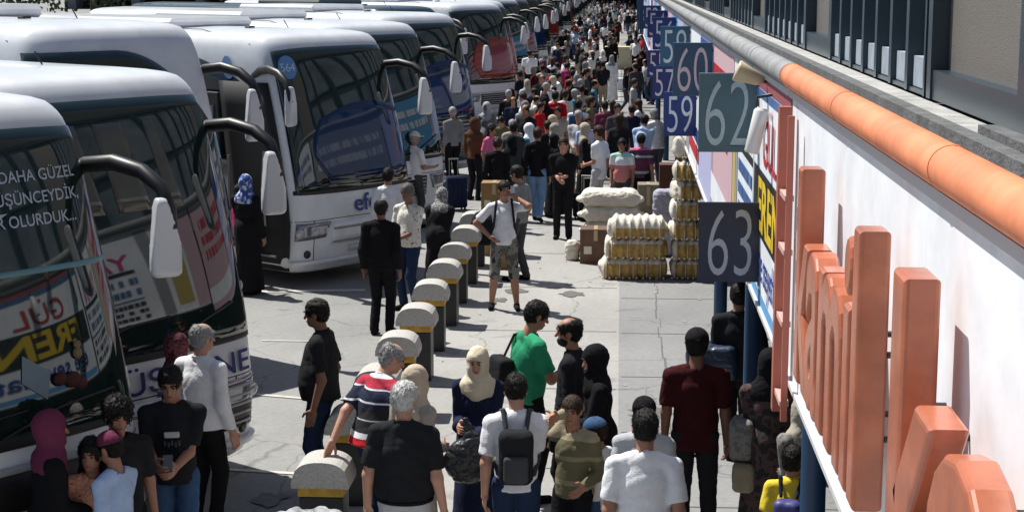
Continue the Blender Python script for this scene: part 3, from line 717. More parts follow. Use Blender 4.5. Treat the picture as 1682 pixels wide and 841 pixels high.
fascia(12.65, 15.4, 'pale booth sign with a narrow yellow poster and magenta YATAN lettering', WH, (
    ('band', 0, .16, 0, 1, PK), ('band', .19, .31, .1, .9, YLP), ('band', .34, .40, 0, 1, GY), ('txt', 'YATAN', .70, .60, .40, MG, .02, 1.0), ('band', .46, .99, .54, .58, BK), ('rows', .46, .98, .30, .52, 2, BLP), ('rows', .46, .98, .04, .26, 3, BK), ('band', .46, .99, .27, .285, BLP)))
cyc = [(PK, 'pinkish booth sign with worn red print', (('rows', .05, .95, .45, .9, 3, RD), ('band', 0, 1, .1, .25, WH))),
       (LV, 'lavender booth sign with navy strips', (('band', 0, 1, .8, .95, BL), ('rows', .1, .9, .3, .6, 2, WH))),
       (WH, 'white booth sign with red and blue stripes', (('band', 0, 1, .1, .2, RD), ('band', 0, 1, .22, .32, BL), ('rows', .1, .9, .5, .85, 2, BL))),
       (GY, 'grey booth sign with white print', (('rows', .1, .9, .4, .8, 2, WH),)),
       (LV, 'pale violet booth sign with pink patch', (('band', .2, .6, .2, .7, PK),)),
       (SKB, 'sky blue booth sign with white print', (('rows', .1, .9, .4, .8, 2, WH),))]
y = 15.45
ords = ['nearest', 'second nearest', 'third nearest', 'fourth nearest', 'fifth nearest', 'farthest']
for i in range(20):
    b_, lb, it = cyc[i % 6]; fascia(y, y+2.9, lb+', '+ords[min(5, i//6)]+' of its colour', b_, it, z0=2.0); y += 2.95
# number blades
def blade(y, z, num, back, ink, label, tr=False, wd=.42, hh=.57, edge=None):
    o = empty('number_sign', (.57+wd/2, y, z), label=label, cat='number sign', group='numbered platform signs')
    m = MB(); m.box((0, 0, hh/2), (wd, .03, hh), None, .004); m.obj('panel', back, o)
    V, F = text_mesh(num, .50, -.012); V = [(v[0]*.72, -.019, v[1]*1.40+.045) for v in V]
    mesh_obj('digits', V, F, ink, o)
    m = MB(); m.tube([(wd/2, 0, hh*.85), (.45, 0, hh*.85)], .015, 6); m.tube([(wd/2, 0, hh*.15), (.45, 0, hh*.15)], .015, 6); m.obj('bracket', mat('steel_dark', (.05, .05, .055), .4, .8), o)
TEAL = mat('blade_slate', (.075, .145, .18), .5, noise=.12, nscale=6); NVY = mat('blade_navy', (.012, .035, .16), .5, noise=.1, nscale=6); INK = mat('blade_ink', (.42, .52, .56), .6, noise=.12, nscale=20); INK2 = mat('blade_white', (.62, .66, .72), .6)
TEAL2 = mat('blade_slate_bright', (.03, .11, .19), .5, noise=.1, nscale=6)
blade(12.3, 3.29, '62', TEAL, INK, 'large faded slate number sign reading 62')
blade(18.4, 3.27, '60', TEAL2, INK2, 'teal number sign reading 60')
blade(24.4, 3.27, '58', TEAL2, INK2, 'blue number sign reading 58 half behind the 60')
blade(30.4, 3.25, '56', NVY, INK2, 'navy number sign reading 56 above the crowd')
blade(36.4, 3.25, '54', NVY, INK2, 'distant navy number sign reading 54')
blade(42.4, 3.25, '52', NVY, INK2, 'farthest navy number sign reading 52')
blade(11.95, 2.40, '63', mat('blade_dark', (.010, .016, .045), .35), mat('ink_grey', (.36, .40, .46), .5), 'low dark navy number sign reading 63 beside the straw bales', wd=.44)
blade(22.0, 2.50, '59', NVY, INK2, 'navy lower number sign reading 59')
blade(29.7, 2.43, '57', NVY, INK2, 'navy lower number sign reading 57')
blade(36.0, 2.43, '55', NVY, INK2, 'distant lower number sign reading 55')
# lamp + white cylinder near sign 62
q = atX(1232, 125, .88); o = empty('sign_lamp', q, label='beige floodlight jutting out above sign 62', cat='lamp')
m = MB(); m.lathe((0, 0, 0), [(.02, -.10), (.045, -.06), (.06, .03), (.075, .09), (.07, .10)], 14, 'z'); V0 = m.V; Mx = Matrix.Rotation(math.radians(-68), 3, 'Y'); m.V = [tuple(Mx @ Vector(v)) for v in V0]
m.obj('lamp_shade', mat('beige_metal', (.55, .45, .30), .4), o); MB().tube([(.02, 0, 0), (.10, 0, -.04), (.14, 0, -.02)], .014, 8).obj('arm', mat('steel_dark', (.05, .05, .055)), o)
q = atX(1243, 215, .90); o = empty('outdoor_speaker', q, label='white tilted cylinder fixture hanging beside sign 62', cat='fixture')
m = MB(); m.lathe((0, 0, 0), [(.045, -.15), (.05, -.14), (.05, .13), (.035, .15)], 16); Mx = Matrix.Rotation(math.radians(12), 3, 'Y'); m.V = [tuple(Mx @ Vector(v)) for v in m.V]
m.obj('housing', mat('white_plastic', (.66, .66, .64), .4), o); MB().tube([(.0, 0, .16), (0, 0, .22), (.12, 0, .24)], .012, 8).obj('bracket', mat('steel_dark', (.05, .05, .055)), o)

# ---------------------------------------------------------------- bollards
capm = mat('speckled_cap', (.46, .45, .42), .85, noise=.25, nscale=60, bump=.4, bscale=120)
def bollard():
    o = empty('bollard', cat='bollard', group='row of capped bollards along the coach bays')
    m = MB(); m.box((0, 0, .285), (.34, .30, .57), None, .01); m.obj('body', mat('bollard_black', (.015, .016, .018), .5, noise=.2), o)
    m = MB(); m.box((0, 0, .61), (.36, .32, .075), None, .006); m.obj('yellow_band', mat('bollard_yellow', (.50, .30, .03), .6, noise=.3, nscale=16), o)
    n = 14; V = []; F = []
    for y in (-.19, .19):
        for i in range(n+1):
            a = math.pi*(.5-(i/n-.5)*.86); V.append((.222*math.cos(a)/math.sin(math.pi*.07+.0)*.0+.225*(i/n*2-1), y, .70+.155*math.sqrt(max(0, 1-abs(i/n*2-1)**2.6))))
        V += [(.225, y, .648), (-.225, y, .648)]
    N = n+3
    F.append(tuple(range(N))); F.append(tuple(range(N, 2*N))[::-1])
    for i in range(N): F.append((i, N+i, N+(i+1) % N, (i+1) % N))
    mesh_obj('cap', V, F, capm, o); return o
def copy_tree(o, parent=None):
    c = o.copy(); COL.objects.link(c); c.parent = parent
    for ch in list(o.children): copy_tree(ch, c)
    return c
proto = bollard()
bl = ['front bollard with a man resting his hand on the cap', 'second bollard, hidden behind the striped shirt man', 'third bollard, only its cap showing over the striped shirt',
      'fourth bollard from the front, just beyond the striped shirt', 'fifth bollard in the row with clean yellow band', 'sixth bollard in the row', 'seventh bollard, small white cap near the man in suit', 'eighth bollard behind the bending woman',
      'ninth bollard beside the black bag', 'farthest bollard near the brown cartons']
for i in range(10):
    o = proto if i == 0 else copy_tree(proto); o.location = (-2.29+(.0 if i % 2 else .012), 12.66+1.536*i, 0); o.rotation_euler[2] = [0, .03, -.02, .015][i % 4]; o['label'] = bl[i]
# ---------------------------------------------------------------- coaches
_w, _L0, _n = 1.0, .42, 4.4
_t = np.linspace(0, math.pi/2, 200); _ox = 1.275*np.sin(_t)**(2/_n); _oy = _L0*(1-np.cos(_t)**(2/_n))
_s = np.concatenate([[0], np.cumsum(np.hypot(np.diff(_ox), np.diff(_oy)))]); SMAX = _s[-1]
_zp = [.22, .27, .40, 1.0, 1.6, 2.2, 2.8, 3.1, 3.3, 3.42, 3.53, 3.60, 3.655, 3.70, 3.73, 3.75]; _ip = [.08, .02, 0, 0, 0, .01, .03, .035, .045, .058, .08, .11, .16, .27, .55, 1.2]
def surf(s, z, off=0, bul=.10):
    """a point on the coach's skin; s: metres round the plan from the nose centre, z: height"""
    ins = np.interp(z, _zp, _ip); sg = 1 if s >= 0 else -1; a = abs(s)
    rake = .60*max(0, (z-1.0)/2.6)**1.3+.10*max(0, (.9-z))**1.2
    if a <= SMAX: x = np.interp(a, _s, _ox); y = np.interp(a, _s, _oy); fade = 1
    else: x = 1.275; y = _L0+(a-SMAX); fade = max(0, 1-(a-SMAX)/2.2)
    k = (1.275-ins)/1.275
    y = y+rake*fade+ins*max(0, 1-y/6)*.8
    # offset along the plan normal
    da = .01
    a0, a1 = max(0, a-da), a+da
    if a <= SMAX: tx = np.interp(a1, _s, _ox)-np.interp(a0, _s, _ox); ty = np.interp(a1, _s, _oy)-np.interp(a0, _s, _oy)
    else: tx, ty = 0, 1
    L = math.hypot(tx, ty) or 1; nx, ny = ty/L, -tx/L
    return (sg*(x*k+nx*off), y+ny*off, z)
def patch(name, m, par, sl, sr, zb, zt, off=.008, nu=20, nv=12, th=.012, **k):
    """sl, sr, zb, zt: numbers or functions of v / u in 0..1"""
    f = lambda g, v: g(v) if callable(g) else g
    V = []
    for o_ in (off, off-th):
        for j in range(nv+1):
            for i in range(nu+1):
                u, v = i/nu, j/nv; s = f(sl, v)*(1-u)+f(sr, v)*u; z = f(zb, u)*(1-v)+f(zt, u)*v; V.append(surf(s, z, o_))
    W = nu+1; N = W*(nv+1); F = [(j*W+i, j*W+i+1, (j+1)*W+i+1, (j+1)*W+i) for j in range(nv) for i in range(nu)]
    rim = [i for i in range(W)]+[j*W+nu for j in range(1, nv+1)]+[nv*W+i for i in range(nu-1, -1, -1)]+[j*W for j in range(nv-1, 0, -1)]
    F += [(rim[q], N+rim[q], N+rim[(q+1) % len(rim)], rim[(q+1) % len(rim)]) for q in range(len(rim))]
    o = mesh_obj(name, V, F, m, par, smooth=True, **k)
    sm = np.ones(len(F), dtype=bool); sm[nu*nv:] = False; o.data.polygons.foreach_set('use_smooth', sm); return o
def on_bus_text(txt, m, par, s0, z0, size, xs=1, bold=0, off=.022, name='lettering', slant=0):
    V, F = text_mesh(txt, size, bold); V = [surf(s0+v[0]*xs+slant*v[1], z0+v[1], off) for v in V]; return mesh_obj(name, V, F, m, par)
PAINT = {}
def paint(n, c, r=.3): return mat('coachpaint_'+n, c, r, coat=.5, noise=.09, nscale=2.5)
CW = paint('white', (.74, .76, .79)); CS = paint('silver', (.36, .37, .39)); CD = paint('dark', (.03, .045, .05)); CR = paint('red', (.35, .02, .02)); CG = paint('grey', (.22, .22, .23))
GLASS = mat('coach_glass', (.008, .017, .016), .03, ior=1.78, coat=.0); SIDEG = mat('coach_side_glass', (.012, .016, .026), .08, ior=1.5)
BLUEG = mat('coach_blue_shade', (.004, .024, .085), .05, ior=1.5); REDG = mat('coach_red_shade', (.25, .03, .02), .1, ior=1.5); CURT = mat('coach_curtain', (.10, .095, .08), .1, ior=1.5)
TRIMB = mat('black_trim', (.012, .012, .013), .45); CHR = mat('lamp_lens', (.25, .26, .28), .12, metal=.5, coat=.5); DK = mat('doorway_shade', (.010, .011, .012), .7)
RUB = mat('tyre', (.015, .015, .015), .8); STL = mat('brushed_rail', (.35, .35, .35), .35, metal=.8); MIRW = mat('mirror_white', (.60, .61, .64), .3, coat=.3)
PHI = math.atan2(.805, .593)
def coach(Y, label, back=0., X=-3.29, body=CW, glass=GLASS, lower=None, wz=1.30, mirror=MIRW, door='shut', blue=False, ac=True, sidearc=False, dphi=0., zs=1., gr=1.50, gz=None, shade=None, grl=True, band=None, detail=1, roofm=None, cap=True):
    phi = PHI+math.radians(dphi); c, s_ = math.cos(phi), math.sin(phi); lx, ly = 1.17, .13+back
    ox = X-(lx*c-.13*s_)-back*s_; oy = Y-(lx*s_+.13*c)+back*c
    r = empty('coach', (ox, oy, 0), phi, label=label, cat='coach', group='coaches parked side by side along the street')
    # shell
    ss = list(np.linspace(0, SMAX, 30))+list(SMAX+np.array([.4, 1, 2, 4, 7, 10.9])); ss = [-x for x in ss[::-1]]+ss[1:]
    zz = [.22, .25, .32, .42, .6, .8, 1.0, 1.3, 1.6, 1.9, 2.2, 2.5, 2.8, 3.0, 3.1, 3.2, 3.3, 3.36, 3.42, 3.48, 3.53, 3.58, 3.62, 3.655, 3.685, 3.71, 3.73, 3.742, 3.75]
    W = len(ss); V = [surf(s, z) for z in zz for s in ss]; F = [(j*W+i, j*W+i+1, (j+1)*W+i+1, (j+1)*W+i) for j in range(len(zz)-1) for i in range(W-1)]
    F.append(tuple(range(W))[::-1]); F.append(tuple((len(zz)-1)*W+i for i in range(W))); F.append(tuple([j*W for j in range(len(zz))]+[j*W+W-1 for j in range(len(zz)-1, -1, -1)]))
    bo = mesh_obj('body', V, F, body, r, smooth=True)
    sm = np.ones(len(F), dtype=bool); sm[-3:] = False; bo.data.polygons.foreach_set('use_smooth', sm)
    # black lower mask under the windscreen and the screen itself
    wl = -1.20 if sidearc else -1.34
    patch('windscreen', glass, r, wl, gr, wz, gz or (lambda u: 3.50-.05*(2*u-1)**4), .012, 44, 22)
    if cap: patch('windscreen_surround', TRIMB, r, wl-.04, gr+.03, lambda u: wz-.06+.02*(2*u-1)**2, wz+.02, .010, 40, 3)
    for sg in (-1, 1):
        if sidearc and sg == -1:
            patch('side_window', SIDEG, r, -9.0, -1.33, 1.75, lambda u: 3.42-.75*max(0, (u-.55)/.45)**2.6, .008, 40, 6)
        else: patch('side_window', SIDEG, r, sg*(SMAX+.05 if detail else SMAX), sg*9.0, 1.75, lambda u: 3.26-.10*(1-u)**4, .008, 16, 6) if sg > 0 else patch('side_window', SIDEG, r, -9.0, -1.36, 1.75, lambda u: 3.36-.08*u**8, .008, 16, 6)
    if blue: patch('sun_shade', shade or BLUEG, r, lambda v: -.55-.25*math.sin(v*3.1), 1.45, lambda u: wz+.12, lambda u: 2.45+.22*math.sin(u*3.14), .018, 24, 10)
    # bumper seams, lamps, grille
    for sg in (-1, 1):
        h = patch('headlight', CHR, r, lambda v: sg*(.80-.10*v if sg > 0 else .80+.0*v) if sg > 0 else -1.27+.03*v, lambda v: 1.62-.05*v if sg > 0 else -(.74-.10*v), lambda u: .70+.03*u, .96, .014, 10, 4)
        m = MB(); p = surf(sg*1.18, .82, .0); m.ell(p, (.085, .05, .075), 12); m.ell(surf(sg*(1.42 if sg > 0 else .92), .82, .0), (.065, .05, .065), 12); m.obj('lamp', mat('lamp_glass', (.5, .5, .52), .1, metal=.3), h)
        m = MB(); p = surf(sg*1.05, .50, -.015); m.ell(p, (.07, .04, .07), 12); m.obj('fog_lamp', mat('fog_dark', (.03, .03, .03), .2), r)
    g = patch('grille', TRIMB if grl else body, r, -.62, .62, .60, .95, .008, 12, 3); m = MB()
    for k in range(5 if grl else 2): m.tube([surf(x, .64+k*(.065 if grl else .2), .016) for x in np.linspace(-.58, .58, 9)], .014, 5)
    m.obj('slats', CS if grl else CG, g)
    patch('number_plate', mat('plate', (.6, .6, .6), .5), r, -.26, .26, .46, .56, .02, 4, 2)
    for sp in (-.95, .95): patch('panel_gap', TRIMB, r, sp-.006, sp+.006, .40, .985, .004, 1, 6)
    patch('bumper_seam', TRIMB, r, -1.9, 1.9, .985, .995, .004, 40, 1); patch('bumper_step', body, r, -1.30, 1.60, .33, .40, .05, 40, 2, th=.05)
    if lower: patch('bumper_panel', lower, r, -1.8, 1.8, .42, wz-.08, .006, 40, 5)
    if band: patch('black_band', TRIMB, r, -1.75, 1.8, band[0], band[1], .016, 40, 2); patch('chrome_strip', CS, r, -1.75, 1.8, band[1]+.002, band[1]+.05, .018, 40, 1)
    # wipers
    for x0, x1, z1 in ((-1.1, -.15, 1.62), (.05, 1.0, 1.66)):
        m = MB(); m.tube([surf(x0, wz+.03, .03), surf((x0+x1)/2, wz+.16, .035), surf(x1, z1, .03)], .010, 6); m.tube([surf(x1-.42, z1-.03, .028), surf(x1+.42, z1+.02, .028)], .007, 5); m.obj('wiper', TRIMB, r)
    # mirrors on long arms
    for sg in (-1, 1):
        A = Vector(surf(sg*1.50, 3.12, 0)); pts = [A+Vector((0, .1, -.03)), A+Vector((sg*.06, -.12, .06)), A+Vector((sg*.12, -.38, .09)), A+Vector((sg*.17, -.64, .04)), A+Vector((sg*.20, -.82, -.07)), A+Vector((sg*.21, -.90, -.22)), A+Vector((sg*.21, -.92, -.36))]
        V_ = MB(); V_.tube(pts, [.045, .060, .062, .058, .052, .046, .040], 12)
        hd = MB(); c0 = A+Vector((sg*.17, -.88, -.42))
        Mx = Matrix.Rotation(math.radians(-20*sg), 3, 'Z')
        f = Field(); f.box(np.array([0, 0, .0]), np.array([.118, .06, .29]), .055, .01); f.cut(np.array([.10, 0, -.02]), (1, 0, .30)); f.cut(np.array([-.10, 0, -.02]), (-1, 0, .12)); Vh, Fh = f.mesh(.016)
        Vh = [tuple(Mx @ Vector(v)+c0) for v in Vh]; ho = mesh_obj('mirror', Vh, Fh, mirror, r, smooth=True); V_.obj('mirror_arm', TRIMB if mirror is not TRIMB else CW, ho)
        q0 = Mx @ Vector((0, .050, -.09)); MB().box(c0+q0, (.15, .012, .26), Mx).obj('mirror_glass', mat('mirror_glass', (.3, .3, .3), .05, metal=1), ho)
    # wheels
    for y in (2.75, 8.9):
        for sg in (-1, 1):
            m = MB(); m.lathe((sg*1.08, y, .5), [(.30, -.21), (.47, -.2), (.5, -.12), (.5, .12), (.47, .2), (.30, .21)], 20, 'x'); wo = m.obj('wheel', RUB, r)
            m = MB(); m.lathe((sg*1.08, y, .5), [(.08, -.215), (.29, -.216), (.30, 0), (.29, .216), (.08, .215)], 16, 'x'); m.obj('rim', STL, wo)
    # door on the kerb-side flank (viewer's left)
    if door == 'shut':
        d = patch('door', SIDEG, r, -(SMAX+1.0), -1.42, .42, 2.9, .016, 6, 8)
    else:
        d = patch('doorway', DK, r, -(SMAX+1.05), -1.32, .24, 3.0, .030, 8, 8); m = MB()  # near-black patch on the closed shell, interior shade put into its colour
        for k in range(3): m.box((-1.285+.02*k, _L0+.62, .45+.22*k), (.06, 1.1, .03))
        m.obj('steps', mat('step_edge', (.25, .25, .25), .6), d)
        m = MB(); m.tube([(-1.33, _L0+.25, .9), (-1.35, _L0+.28, 1.5), (-1.33, _L0+.25, 2.0)], .018, 8); m.tube([(-1.33, _L0+1.05, .9), (-1.34, _L0+1.03, 1.9)], .018, 8); m.obj('handrail', STL, d)
        m = MB(); m.box((-1.52, _L0+1.55, 1.65), (.05, 1.1, 2.4), None, .01); dl = m.obj('door_leaf', TRIMB, r)
        m = MB(); m.box((-1.555, _L0+1.55, 1.9), (.02, .9, 1.5)); m.obj('pane', mat('door_pane', (.16, .19, .20), .1, ior=1.5), dl)
    if ac:
        m = MB(); m.box((0, 4.6, 3.80), (1.7, 2.6, .17), None, .06); m.obj('roof_unit', roofm or body, r)
    m = MB(); m.tube([(.35, 1.9, 3.72), (.33, 2.0, 3.86)], .008, 6); m.obj('aerial', TRIMB, r); MB().box((-.2, 2.2, 3.75), (.12, .12, .05), None, .01).obj('roof_hatch', TRIMB, r)
    m = MB(); m.tube([surf(s, z, .002) for s, z in [(-1.55, 3.55)]]+[(-.9+.0*i, 1.6+.9*i, 3.735) for i in (1, 2, 3)], .006, 4); m.obj('roof_seam', TRIMB, r)
    r.scale = (1, 1, zs)
    return r
# bus 1
b1 = coach(11.7, X=-3.5, label='nearest white coach at left edge with maroon letters on the bumper', wz=1.46, band=(.98, 1.24), mirror=MIRW)
MRN = P_('maroon', (.22, .01, .04)); NAVY = P_('navyink', (.02, .03, .16)); PALE = mat('glass_print', (.42, .47, .55), .5)
for k, tx in enumerate(('MAKTAN DAHA GÜZEL', 'BUNU DÜŞÜNCEYDİK,', 'İYİYOR OLURDUK...')): on_bus_text(tx, PALE, b1, .50, 3.14-.15*k, .112, .98, .010, .018, slant=.05)
on_bus_text('GÜMÜŞ GÜL', MRN, b1, .35, .55, .34, 1.25, .02)
patch('painted_reflection', mat('reflection_pale', (.12, .26, .29), .2), b1, -1.4, 1.42, 2.52, 2.56, .017, 30, 1)  # reflection of the fascia edge, painted across the windscreen as a pale strip
m = MB(); p = surf(.66, 1.78, .03)
m.ell((p[0], p[1], p[2]), (.07, .03, .06), 10); m.ell((p[0]-.10, p[1], p[2]+.02), (.06, .03, .05), 10); m.ell((p[0]+.07, p[1]+.01, p[2]-.04), (.06, .03, .05), 10); m.obj('red_flower', mat('flower', (.05, .004, .004), .7), b1)
m = MB(); p = surf(.74, 1.95, .03); m.ell(p, (.035, .03, .045), 10); m.ell((p[0], p[1], p[2]+.06), (.028, .025, .03), 10); m.obj('doll', mat('doll', (.20, .14, .08), .7), b1)
V = [surf(.30, 2.0, .02), surf(.50, 1.86, .02), surf(.44, 1.68, .02), surf(.26, 1.82, .02)]; mesh_obj('pennant', V, [(0, 1, 2, 3)], mat('pennant', (.16, .22, .26), .6), b1)
V = [surf(s, z, .018) for s, z in ((.0, 3.0), (.2, 2.93), (.42, 2.94), (.25, 2.86), (.1, 2.72), (.02, 2.86))]; mesh_obj('rose_decal', V, [(0, 5, 4, 3, 2, 1)], PALE, b1)
# bus 2
b2 = coach(14.95, X=-3.38, grl=False, label='second coach with GÜMÜŞHANE lettered across its white bumper', wz=1.36)
on_bus_text('GÜMÜŞHANE', NAVY, b2, .0, 1.03, .27, 1.35, .012)
for (sa, sb) in ((-.9, -.55), (-.42, -.2), (-.05, .3), (.5, .66)):
    patch('curtain', CURT, b2, lambda v, a=sa: a-.10*v, lambda v, b_=sb: b_-.14*v, 2.55, 3.3, .0165, 6, 6)
def disc_label(par, s0, z0, txt, side=False):
    V = [surf(s0+.155*math.cos(a), z0+.17*math.sin(a), .024) for a in np.linspace(0, 2*math.pi, 25)[:-1]]
    o = mesh_obj('number_disc', V, [tuple(range(24))], mat('disc_blue', (.12, .28, .55), .4), par)
    on_bus_text(txt, P_('discwhite', (.6, .7, .8)), o, s0, z0-.06, .17, 1, 0, .028, 'digits')
disc_label(b2, -1.30, 2.98, '53')
gv = patch('side_grille', TRIMB, b2, .72, 1.22, .50, .93, .012, 8, 3); mg = MB(); [mg.tube([surf(x, .55+k*.085, .016) for x in np.linspace(.76, 1.18, 6)], .013, 5) for k in range(5)]; mg.obj('slats', CS, gv)
V = [surf(-.5+x, 1.75+z, .02) for x, z in ((0, .22), (.2, 0), (0, -.22), (-.2, 0))]; mesh_obj('pennant', V, [(0, 3, 2, 1)], mat('pennant2', (.14, .20, .18), .6), b2)
# arc coach, recessed
b3 = coach(18.9, 'recessed white coach with sweeping white roof arch over dark side glass', X=-3.42, back=1.45, zs=1.08, gr=1.18, gz=lambda u: 3.44-.95*max(0, (u-.45)/.55)**2.4)
disc_label(b3, -1.1, 3.05, '562')
b4 = coach(26.19, 'white coach with efe on the bumper, blue shade and open front door', blue=True, door='open', sidearc=True, wz=1.42, grl=False)
on_bus_text('efe', P_('efe', (.02, .05, .22)), b4, .10, 1.06, .36, 1.15, .015); disc_label(b4, -.98, 3.22, '564'); disc_label(b4, -(SMAX+.75), 3.2, '563')
b5 = coach(31.2, 'white coach just behind the efe coach, mostly hidden, blue graphics on glass')
patch('graphic', mat('pale_graphic', (.25, .33, .45), .3), b5, .95, 1.45, 1.55, 2.35, .018, 6, 6)
b6 = coach(38.6, 'coach with deep blue windscreen shade and dark front', blue=True, lower=paint('navy', (.012, .02, .05)))
V0 = [(45.8, 1.6, CD, GLASS, None, 'dark green roofed coach set back beyond the blue windscreen coach'), (53.6, 0, CW, REDG, None, 'white bumper coach with red windscreen'), (57.2, .4, CW, REDG, None, 'white coach with orange red glass right after the red windscreen one')]
b7 = coach(45.8, V0[0][5], back=1.6, body=CD)
b8 = coach(53.6, V0[1][5], blue=True, shade=REDG)
# far ones are copies of the last full coach with their own paint
def recolour(root, mp):
    for ch in root.children_recursive:
        nm = ch.name.split('.')[0]
        if nm in mp:
            for sl_ in ch.material_slots: sl_.link = 'OBJECT'; sl_.material = mp[nm]
rr = random.Random(11); y = 57.6; k = 0
cols = [CW, CW, CS, CW, CD, CW, CG, CW]; cn = {id(CW): 'white', id(CS): 'silver', id(CD): 'dark green', id(CG): 'grey'}
while y < 205:
    c_ = copy_tree(b8); bk = rr.choice((0, 0, .5, .2, .9, .0)); c, s_ = math.cos(PHI), math.sin(PHI)
    c_.location = (-3.29-(1.17*c-.13*s_)-bk*s_, y-(1.17*s_+.13*c)+bk*c, 0); bb = cols[k % 8]; g_ = [REDG, GLASS, GLASS, BLUEG, GLASS, GLASS][k % 6] if k else REDG
    recolour(c_, {'body': bb, 'bumper_step': bb, 'roof_unit': bb, 'sun_shade': g_})
    gn = {id(REDG): 'orange red', id(GLASS): 'black', id(BLUEG): 'blue'}[id(g_)]
    c_['label'] = ('far %s coach with %s windscreen, ' % (cn[id(bb)], gn))+('first behind the red windscreen coach' if k == 0 else ['in the far line of coaches', 'deep in the line of coaches'][k > 12])
    y += rr.choice((3.88, 3.88, 4.4, 7.76)); k += 1
# ---------------------------------------------------------------- people, nearest first
def col(*a): return [CLR[x] for x in a]
STRIPE = pattern('striped_polo', 'bands', [(0, CLR['navy']), (.06, CLR['white']), (.10, CLR['red']), (.20, CLR['white']), (.27, CLR['offblack']), (.42, CLR['lightgrey']), (.435, CLR['offblack']), (.56, CLR['navy']), (.63, CLR['white']), (.655, CLR['navy']), (.79, CLR['white']), (.81, (.42, .03, .06)), (.93, CLR['white'])], per=.62, base=.86)
FLORAL = pattern('floral_dress', 'noise', [(.60, .22, .12), (.70, .36, .24), (.30, .05, .03)], per=.022)
SCARFP = pattern('patterned_scarf', 'noise', [(.05, .012, .02), (.16, .05, .06), (.02, .01, .015)], per=.03)
CAMO = pattern('camo_shorts', 'noise', [(.10, .10, .09), (.22, .21, .18), (.035, .035, .03)], per=.10)
GREYP = pattern('grey_scarf_print', 'noise', [(.35, .35, .35), (.12, .12, .12), (.45, .45, .45)], per=.03)
ZEB = pattern('zebra_cloak', 'noise', [(.15, .15, .15), (.24, .23, .21), (.18, .18, .17)], per=.05)
TEEN = pattern('olive_stripe', 'noise', [(.15, .14, .08), (.22, .20, .12), (.10, .09, .05)], per=.03)
CHEQ = pattern('print_shirt', 'noise', [(.62, .60, .52), (.70, .68, .62), (.22, .22, .20)], per=.045)
MINTP = pattern('mint_pink_tee', 'bands', [(0, CLR['peach']), (.02, (.55, .20, .20)), (.48, CLR['white']), (.72, CLR['mint']), (.9, CLR['lightblue'])], per=.6, base=.86)
PLUMS = pattern('plum_striped', 'bands', [(0, CLR['plum']), (.12, CLR['lightgrey']), (.2, CLR['plum']), (.35, CLR['mauve']), (.5, CLR['plum']), (.62, CLR['lightgrey']), (.68, CLR['plum']), (.85, CLR['pink'])], per=.6, base=.86)
def rbag(p, c, hh, m, name, label, cat, rad=.03, strap=None, res=.010):
    f = Field(); f.box(p['T'](c), np.array(hh)*p['s'], rad, .01, p['FR']); o, cc = held(p, f, name, label, cat, m, res, folds(.004, 3, 8, 12))
    if strap:
        g = Field(); pts = [p['T'](q) for q in strap]
        for a_, b_ in zip(pts, pts[1:]): g.cone(a_, b_, .012, .012, .004)
        child_of(o, cc, g, 'strap', m, .008)
    return o
def phone(p, pos, label, ang=0):
    o = empty('mobile_phone', label=label, cat='phone'); w_ = Matrix.Rotation(-math.radians(p['a']), 3, 'Z') @ Vector(pos); o.location = Vector(p['loc'])+w_; o.rotation_euler = (math.radians(50), 0, -math.radians(p['a'])+ang)
    MB().box((0, 0, 0), (.072, .009, .148), None, .003).obj('case', mat('phone_black', (.01, .01, .012), .2), o); MB().box((0, .0055, 0), (.064, .002, .136)).obj('screen', mat('phone_screen', (.1, .11, .13), .1), o)
# foreground left
person(76, 682, 1.70, 55, 'woman in mauve headscarf and black dress at the bottom left corner, back turned', ('dress', 'black'), hair=('hijab', 'mauve'), q=2, arms=('hang', 'front'), turn=12)
p = person(150, 728, 1.47, 168, 'girl in orange floral dress beside the mauve headscarf woman', ('dress', FLORAL), hair=('long', 'black'), q=2, arms=('front', 'hang'), turn=10, sk='tan')
p = person(186, 716, 1.53, -70, 'child with maroon visor cap and pale blue t-shirt', ('tee', 'lightblue'), ('jeans', 'jeans'), hair=('short', 'black'), q=2, hat='mauve', arms=('hang', 'front'), nod=10)
person(190, 655, 1.74, 150, 'person with tousled black hair and dark top behind the child in visor cap', ('tee', 'offblack'), ('pants', 'black'), hair=('mess', 'black'), q=2, arms=('hang', 'hang'), nod=16)
p = person(280, 603, 1.77, 168, 'young man in black printed t-shirt looking down at a phone', ('tee', 'offblack'), ('jeans', 'jeans'), hair=('short', 'black'), q=2, arms=('hold', 'hold'), nod=22, turn=4, hair_=0) if False else person(280, 603, 1.77, 168, 'young man in black printed t-shirt looking down at a phone', ('tee', 'offblack'), ('jeans', 'jeans'), hair=('short', 'black'), q=2, arms=((-.03, .30, 1.08), (.10, .31, 1.10)), nod=20, turn=4, curl=.6)
phone(p, p['T']((.02, .40, 1.14)), 'phone held in both hands by the man in black printed t-shirt')
f_ = Field(); f_.box(p['T']((.0, .125, 1.27)), np.array([.055, .012, .022])*p['s'], .008, .0, p['FR']); V_, F_ = f_.mesh(.006); mesh_obj('chest_print', V_, F_, mat('print_white', (.5, .5, .5), .8), p['root'], smooth=True)
f_ = Field()
for i_ in range(5): f_.box(p['T']((-.05+.025*i_, .128, 1.21-.01*(i_ % 2))), np.array([.008, .012, .02])*p['s'], .004, .0, p['FR'])
V_, F_ = f_.mesh(.006); mesh_obj('chest_print', V_, F_, mat('print_grey', (.06, .065, .07), .8), p['root'], smooth=True)
person(328, 537, 1.74, 25, 'older man in white long sleeved shirt and black trousers, back turned', ('shirt', 'white'), ('pants', 'black'), hair=('bald', 'grey'), q=2, fat=.03, arms=('hang', 'hang'), turn=20, build=1.05, sk='fair')
